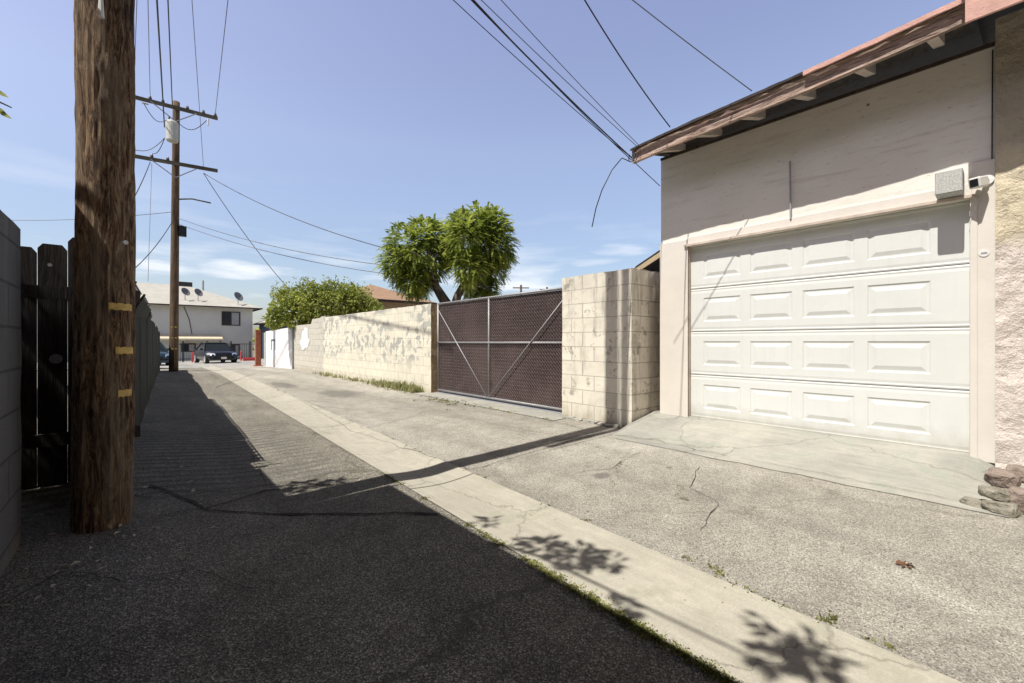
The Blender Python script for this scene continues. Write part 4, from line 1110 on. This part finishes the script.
# roof bits
def roofz(y): return 4.55+2.35*(y-(HY-.75))/5.75
def dish(px, y_, label, s_=.42):
    q = ony(px, 300, y_); z = roofz(y_)
    d = empty('satellite_dish', (q.x, y_, z), label, 'satellite dish', 'satellite dishes on the far roof')
    MB().tube([(q.x, y_, z-.05), (q.x, y_, z+.45), (q.x+.05, y_-.08, z+.72)], .04, 6).build('mast', M['galv'], d)
    b = MB(); ax = Vector((.55,-.75,.45)).normalized(); u = ax.cross(Vector((0,0,1))).normalized(); w_ = u.cross(ax)
    c0 = Vector((q.x+.05, y_-.1, z+.8)); vs = [c0-ax*.10]; n_ = 16; rr = s_
    for rg in (.5, 1.0):
        for i in range(n_): t = 2*math.pi*i/n_; vs.append(c0-ax*.1*(1-rg*rg)+(u*math.cos(t)+w_*math.sin(t))*rr*rg)
    fs = [(0,1+i,1+(i+1)%n_) for i in range(n_)]+[(1+i,1+n_+i,1+n_+(i+1)%n_,1+(i+1)%n_) for i in range(n_)]
    b.add(vs, fs).build('reflector', simple('dark_dish', (.14,.14,.15), .6), d)
    MB().tube([c0-w_*.3, c0+ax*.42-w_*.15], .02, 5).build('feed_arm', M['galv'], d)
dish(185, HY+.5, 'leftmost grey satellite dish on the far roof, next to the utility pole')
dish(198, HY+.5, 'middle grey satellite dish on the far roof')
dish(238, HY-.0, 'dark satellite dish alone near the right end of the far roof', .5)
b = MB(); q = ony(203, 290, HY+4.5); b.tube([(q.x,HY+4.5,6.3),(q.x,HY+4.5,7.5)], .09, 8); o = b.build('roof_vent', M['galv'], hr)
b = MB(); q = ony(185, 290, HY+4.9); b.box((q.x-.6,HY+4.7,6.6),(q.x+.6,HY+5.1,7.25)); b.build('roof_unit', M['corr'], hr)
b = MB(); q = ony(188, 308, HY-.03); b.tube([(q.x-.3,HY-.02,4.4),(q.x+.1,HY-.03,3.2),(q.x+.3,HY-.03,1.8),(q.x-.1,HY-.03,1.2)], .03, 5); b.build('wall_cable', M['dk_trim'], apt)

# black railing before the house
rl = empty('iron_fence', (4, 44, -.5), 'thin black iron railing in front of the far house', 'fence')
RY = 44.0; xa, xb = ony(176,350,RY).x, ony(262,350,RY).x; zb = base(RY)
b = MB()
for z in (zb+.25, zb+1.45): b.bar((xa, RY, z), (xb, RY, z), .04, .04)
b.build('rail', M['black'], rl)
b = MB(); x = xa
while x < xb: b.box((x-.01, RY-.01, zb), (x+.01, RY+.01, zb+1.55)); x += .14
b.build('picket', M['black'], rl)['kind'] = 'stuff'
for px in (183, 207, 231, 250): x = ony(px,350,RY).x; MB().box((x-.05, RY-.05, zb), (x+.05, RY+.05, zb+1.7)).build('post', M['black'], rl)
# red bollards and low red kerb
for px, lab in ((241, 'red bollard standing right of the black car'), (192.5, 'red bollard standing left of the black car')):
    q = ony(px, 355, 42.0); z = base(42)
    o = MB().tube([(q.x, 42, z), (q.x, 42, z+.78), (q.x, 42, z+.82)], [.06,.06,.03], 10).build('bollard', M['red'], loc=(q.x,42,z)); tag(o, lab, 'bollard', 'red bollards')
q0 = ony(243, 360, 41.0); q1 = ony(258, 360, 41.0); z = base(41)
o = MB().box((q0.x, 40.9, z), (q1.x, 41.1, z+.28)).build('red_kerb', M['red'], loc=(q0.x,41,z)); tag(o, 'low red painted kerb between the railing and the rusty column', 'kerb')
bevel(o, .04)

# car: front three-quarter view
def car(name, loc, rz, paint, label, group=None):
    e = empty(name, loc, label, 'car', group); e.rotation_euler = (0,0,0)
    ca, sa = math.cos(rz), math.sin(rz)
    def T(x, y, z): return (loc[0]+x*ca-y*sa, loc[1]+x*sa+y*ca, loc[2]+z)
    # profile along -y = front ; sections across x
    prof = [(-2.3,.30,.55,.55),(-2.25,.25,.68,.78),(-1.5,.22,.84,.88),(-.95,.2,.93,.90),(.0,.2,.95,.91),(1.2,.2,.97,.90),(1.9,.22,.98,.88),(2.25,.28,.92,.78),(2.3,.35,.6,.6)]
    b = MB(); vs = []; fs = []
    for (y, zl, zt, hw) in prof:
        sec = [(-hw*.92,zl),(-hw,zl+.15),(-hw,zt-.16),(-hw*.9,zt-.03),(-hw*.5,zt),(hw*.5,zt),(hw*.9,zt-.03),(hw,zt-.16),(hw,zl+.15),(hw*.92,zl)]
        vs += [T(x, y, z) for x, z in sec]
    S = 10
    for i in range(len(prof)-1):
        for k in range(S): fs.append((i*S+k, (i+1)*S+k, (i+1)*S+(k+1)%S, i*S+(k+1)%S))
    fs += [tuple(range(S)), tuple(len(prof)*S-1-k for k in range(S))]
    b.add(vs, fs); body = b.build('body', paint, e, True)
    b = MB(); cab = [(-.98,.92,.80,0),(-.25,1.40,.62,1),(.75,1.43,.62,1),(1.55,.96,.78,0)]
    vs = []
    for (y, z, hw, _) in cab: vs += [T(-hw,y,z), T(hw,y,z)]
    base_ = [T(-.84,-.98,.9), T(.84,-.98,.9), T(.82,1.6,.94), T(-.82,1.6,.94)]
    V = [T(-.82,-1.0,.90),T(.82,-1.0,.90),T(-.62,-.2,1.40),T(.62,-.2,1.40),T(-.62,.8,1.42),T(.62,.8,1.42),T(-.8,1.65,.95),T(.8,1.65,.95)]
    b.add(V, [(0,1,3,2),(4,5,7,6),(0,2,4,6),(1,7,5,3)]).build('window_glass', M['glass'], e)
    b = MB(); b.add([T(-.64,-.26,1.395),T(.64,-.26,1.395),T(.64,.86,1.42),T(-.64,.86,1.42),T(-.58,-.18,1.46),T(.58,-.18,1.46),T(.58,.8,1.48),T(-.58,.8,1.48)],
                   [(0,3,2,1),(4,5,6,7),(0,1,5,4),(1,2,6,5),(2,3,7,6),(3,0,4,7)]); b.build('roof', paint, e)
    b = MB()
    for sx in (-1,1):
        b.bar(T(sx*.83,-1.0,.9), T(sx*.63,-.2,1.42), .05, .05); b.bar(T(sx*.63,.8,1.44), T(sx*.81,1.65,.95), .07, .07); b.bar(T(sx*.74,.3,.93), T(sx*.64,.3,1.42), .05, .05)
    b.build('pillar', paint, e)
    for sx in (-1, 1):
        for yy in (-1.45, 1.4):
            w_ = MB().tube([T(sx*.70,yy,.33), T(sx*.92,yy,.33)], .33, 20).build('wheel', M['tyre'], e)
            MB().tube([T(sx*.90,yy,.33), T(sx*.928,yy,.33)], .22, 16).build('rim', M['chrome'], w_)
        b = MB(); b.add([T(sx*.80,-2.12,.62),T(sx*.48,-2.31,.60),T(sx*.50,-2.27,.73),T(sx*.82,-2.02,.78),T(sx*.885,-1.8,.74),T(sx*.88,-1.85,.64)], [(0,1,2,3),(0,3,4,5)])
        b.build('headlight', M['chrome'], e)
        MB().box((-.0,0,0),(0,0,0)) 
        b = MB(); b.bar(T(sx*.86,-.75,.98), T(sx*1.02,-.72,1.02), .12, .13); b.build('wing_mirror', paint, e)
    b = MB(); b.bar(T(-.42,-2.315,.52), T(.42,-2.315,.52), .02, .16); b.build('grille', M['black'], e)
    b = MB(); b.bar(T(-.16,-2.34,.42), T(.16,-2.34,.42), .015, .13); b.build('number_plate', M['chrome'], e)
    return e
CY = 35.5
cp = W(215, 362, 31.0)
car('parked_car', (cp.x, cp.y, base(cp.y)), math.radians(6), M['carpaint'], 'black saloon car parked at the end of the alley facing the camera')
cp = W(146, 362, 25.5)
car('parked_car', (cp.x, cp.y, base(cp.y)), math.radians(8), M['car2'], 'dark blue car mostly hidden behind the second utility pole and metal fence')

# navy house right of the apartment
nv = empty('navy_house', (14, 46, -.5), 'small dark navy house with a pale roof behind the rusty column', 'house')
q = W(262, 330, 40); 
MB().box((q.x+.9, q.y, -.7), (q.x+8, q.y+6, 3.0)).build('wall', M['navy'], nv)
hip(nv, q.x+.9, q.x+8, q.y, q.y+6, 3.0, 1.5, M['pale_roof'], .45)
# brown roofed house behind the wall
bh = empty('brown_roof_house', (10.5, 17, 0), 'tan house with a low brown shingle roof behind the long wall', 'house')
q2 = W(420, 303, 22.0)
hx0 = q2.x-3.6
MB().box((hx0, q2.y, -.1), (hx0+3.6, q2.y+8, 3.12)).build('wall', M['tan_wall'], bh)
hip(bh, hx0, hx0+3.6, q2.y, q2.y+8, 3.12, .95, M['brown_roof'], .6)
MB().box((hx0-.03, q2.y+1.2, 1.1), (hx0-.001, q2.y+2.6, 2.2)).build('window', M['glass'], bh)
# little eave behind the pier, left of the garage
sd = empty('shed', (6.8, 3.9, 0), 'tan eave of a small shed roof between block pier and garage', 'shed')
a = W(636, 268, 7.5); c = W(664, 249, 7.5)
d = (c-a); 
b = MB(); up = Vector((0,0,.035)); bk = Vector((.7,1.1,-.55))*2.4
e2 = a+d*3.0
b.add([a, e2, e2+bk, a+bk, a+up, e2+up, e2+bk+up, a+bk+up], [(3,2,1,0),(4,5,6,7),(0,1,5,4),(1,2,6,5),(2,3,7,6),(3,0,4,7)]); b.build('roof', M['roofing'], sd)
b = MB(); dn = Vector((0,0,-.12)); f0 = Vector((.0,.0,-.002)); th = Vector((.02,.03,0))
b.add([a+f0, e2+f0, e2+f0+dn, a+f0+dn*.7, a+f0+th, e2+f0+th, e2+f0+dn+th, a+f0+dn*.7+th], [(0,1,2,3),(7,6,5,4),(0,4,5,1),(3,2,6,7),(0,3,7,4),(1,5,6,2)]); b.build('barge_board', M['eave_tan'], sd)
a3 = a+Vector((.25,.35,-.55))+d*.3; e3 = e2+Vector((.25,.35,-.55))
b = MB(); b.add([(a3.x,a3.y,0),(e3.x,e3.y,0),(e3.x,e3.y,e3.z),(a3.x,a3.y,a3.z),(a3.x+1.1,a3.y+1.8,0),(e3.x+1.1,e3.y+1.8,0),(e3.x+1.1,e3.y+1.8,e3.z-.9),(a3.x+1.1,a3.y+1.8,a3.z-.9)],
               [(0,1,2,3),(7,6,5,4),(0,3,7,4),(1,5,6,2),(3,2,6,7)]); b.build('wall', M['eave_tan'], sd)
# far thin poles over the gate
for px, py, Y, lab in ((521, 285, 60, 'distant thin utility pole above the gate, left one'), (547, 287, 66, 'distant thin utility pole above the gate, right one')):
    q = W(px, py, Y)
    e = empty('distant_pole', (q.x, q.y, 0), lab, 'utility pole', 'distant utility poles')
    MB().tube([(q.x, q.y, 0), (q.x, q.y, q.z)], .14, 6).build('pole_shaft', M['pole_far'], e)
    MB().bar((q.x-.9, q.y+.7, q.z-.4), (q.x+.9, q.y-.7, q.z-.4), .14, .14).build('crossarm', M['pole_far'], e)
# distant tree line so that the horizon is closed
RR = random.Random(4)
b = MB()
for i in range(60):
    a = math.radians(-55+i*3.6); d_ = RR.uniform(95, 150); c = Vector((math.sin(a)*d_, math.cos(a)*d_, RR.uniform(.5, 2.0)))
    leafcloud(b, c, (7, 7, 2.2), 120, 1.6, 'up', RR, .5, 1.5)
tag(b.build('far_trees', M['jac']), 'distant low tree line on the horizon', 'trees', kind='stuff')

# ------------------------------------------------------------------ light
EL = math.radians(60); AZ = math.radians(1.0)     # sun comes from -x, rays travel towards +x
sd_ = Vector((-math.cos(EL)*math.cos(AZ), -math.cos(EL)*math.sin(AZ), math.sin(EL)))   # towards the sun
ld = bpy.data.lights.new('sun', 'SUN'); ld.energy = 5.0; ld.angle = math.radians(.4); ld.color = (1, .955, .88)
lo = bpy.data.objects.new('sun', ld); col.objects.link(lo); lo.rotation_euler = (-sd_).to_track_quat('-Z', 'Y').to_euler()
wd = bpy.data.worlds.new('World'); sc.world = wd; wd.use_nodes = True; nt = wd.node_tree
bg = nt.nodes['Background']; sky = nt.nodes.new('ShaderNodeTexSky'); sky.sky_type = 'NISHITA'; sky.sun_disc = False
sky.sun_elevation = EL; sky.sun_rotation = math.atan2(sd_.x, sd_.y); sky.air_density = 1.0; sky.dust_density = 2.0; sky.ozone_density = 1.6; sky.altitude = 50
tc = nt.nodes.new('ShaderNodeTexCoord'); mp = nt.nodes.new('ShaderNodeMapping'); mp.inputs['Scale'].default_value = (1.3, 1.3, 9)
nz = nt.nodes.new('ShaderNodeTexNoise'); nz.inputs['Scale'].default_value = 2.6; nz.inputs['Detail'].default_value = 7; nz.inputs['Roughness'].default_value = .55
cr = nt.nodes.new('ShaderNodeValToRGB'); cr.color_ramp.elements[0].position = .52; cr.color_ramp.elements[1].position = .72
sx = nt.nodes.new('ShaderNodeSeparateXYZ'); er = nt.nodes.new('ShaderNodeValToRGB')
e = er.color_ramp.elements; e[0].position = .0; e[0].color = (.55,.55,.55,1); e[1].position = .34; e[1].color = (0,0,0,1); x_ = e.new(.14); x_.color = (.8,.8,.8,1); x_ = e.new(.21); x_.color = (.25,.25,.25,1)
mu = nt.nodes.new('ShaderNodeMath'); mu.operation = 'MULTIPLY'
mx = nt.nodes.new('ShaderNodeMix'); mx.data_type = 'RGBA'; mx.inputs[7].default_value = (8.6, 8.8, 9.2, 1)
L = nt.links.new
L(tc.outputs['Generated'], mp.inputs[0]); L(mp.outputs[0], nz.inputs['Vector']); L(nz.outputs['Fac'], cr.inputs[0])
L(tc.outputs['Generated'], sx.inputs[0]); L(sx.outputs[2], er.inputs[0]); L(cr.outputs[0], mu.inputs[0]); L(er.outputs[0], mu.inputs[1])
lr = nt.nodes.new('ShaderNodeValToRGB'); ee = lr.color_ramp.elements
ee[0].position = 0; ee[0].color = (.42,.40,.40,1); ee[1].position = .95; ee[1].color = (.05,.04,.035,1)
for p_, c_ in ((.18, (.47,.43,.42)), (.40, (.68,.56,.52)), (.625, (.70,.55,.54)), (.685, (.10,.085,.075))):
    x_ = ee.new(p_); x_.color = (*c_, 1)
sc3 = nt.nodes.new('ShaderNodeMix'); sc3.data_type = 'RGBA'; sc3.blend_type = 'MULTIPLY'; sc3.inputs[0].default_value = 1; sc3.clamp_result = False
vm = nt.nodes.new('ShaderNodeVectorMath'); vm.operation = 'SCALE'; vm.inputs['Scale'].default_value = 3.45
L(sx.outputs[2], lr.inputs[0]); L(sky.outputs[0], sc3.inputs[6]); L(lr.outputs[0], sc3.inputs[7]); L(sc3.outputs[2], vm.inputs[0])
def nd(ty, **k):
    x = nt.nodes.new(ty)
    for a_, b_ in k.items(): setattr(x, a_, b_)
    return x
nrm = nd('ShaderNodeVectorMath', operation='NORMALIZE'); L(tc.outputs['Generated'], nrm.inputs[0])
acc = mu.outputs[0]
nz2 = nd('ShaderNodeTexNoise'); mp2 = nd('ShaderNodeMapping'); mp2.inputs['Scale'].default_value = (6, 6, 30); L(tc.outputs['Generated'], mp2.inputs[0]); L(mp2.outputs[0], nz2.inputs['Vector'])
nz2.inputs['Scale'].default_value = 2.0; nz2.inputs['Detail'].default_value = 6
for (cx_, cy_, wx_, wz_, am_) in ((250, 271, .075, .013, .8), (160, 266, .05, .010, .7), (520, 284, .07, .016, .75), (625, 250, .05, .012, .35), (345, 262, .05, .010, .3), (595, 262, .05, .008, .3)):
    d0 = (W(cx_, cy_, 1)-Vector((0,0,CH))).normalized()
    su = nd('ShaderNodeVectorMath', operation='SUBTRACT'); L(nrm.outputs[0], su.inputs[0]); su.inputs[1].default_value = d0
    ml = nd('ShaderNodeVectorMath', operation='MULTIPLY'); L(su.outputs[0], ml.inputs[0]); ml.inputs[1].default_value = (1/wx_, 1/wx_, 1/wz_)
    ln = nd('ShaderNodeVectorMath', operation='LENGTH'); L(ml.outputs[0], ln.inputs[0])
    m1 = nd('ShaderNodeMath', operation='MULTIPLY_ADD'); L(nz2.outputs['Fac'], m1.inputs[0]); m1.inputs[1].default_value = 2.4; m1.inputs[2].default_value = -1.2
    m2 = nd('ShaderNodeMath', operation='ADD'); L(ln.outputs['Value'], m2.inputs[0]); L(m1.outputs[0], m2.inputs[1])
    rr_ = nd('ShaderNodeMapRange'); L(m2.outputs[0], rr_.inputs['Value']); rr_.inputs['From Min'].default_value = .35; rr_.inputs['From Max'].default_value = 1.25; rr_.inputs['To Min'].default_value = am_; rr_.inputs['To Max'].default_value = 0
    mm = nd('ShaderNodeMath', operation='MAXIMUM'); L(acc, mm.inputs[0]); L(rr_.outputs[0], mm.inputs[1]); acc = mm.outputs[0]
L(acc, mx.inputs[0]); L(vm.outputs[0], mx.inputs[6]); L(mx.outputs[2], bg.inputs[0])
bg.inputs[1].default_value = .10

# ------------------------------------------------------------------ camera and output
cd = bpy.data.cameras.new('camera'); co = bpy.data.objects.new('camera', cd); col.objects.link(co)
co.location = (0, 0, CH); co.rotation_euler = (math.radians(90), 0, -YAW)
cd.sensor_width = 36; cd.lens = 36*F/1024; cd.clip_start = .05; cd.clip_end = 3000
sc.camera = co
sc.view_settings.view_transform = 'Standard'; sc.view_settings.look = 'None'; sc.view_settings.gamma = 1; sc.view_settings.exposure = .30
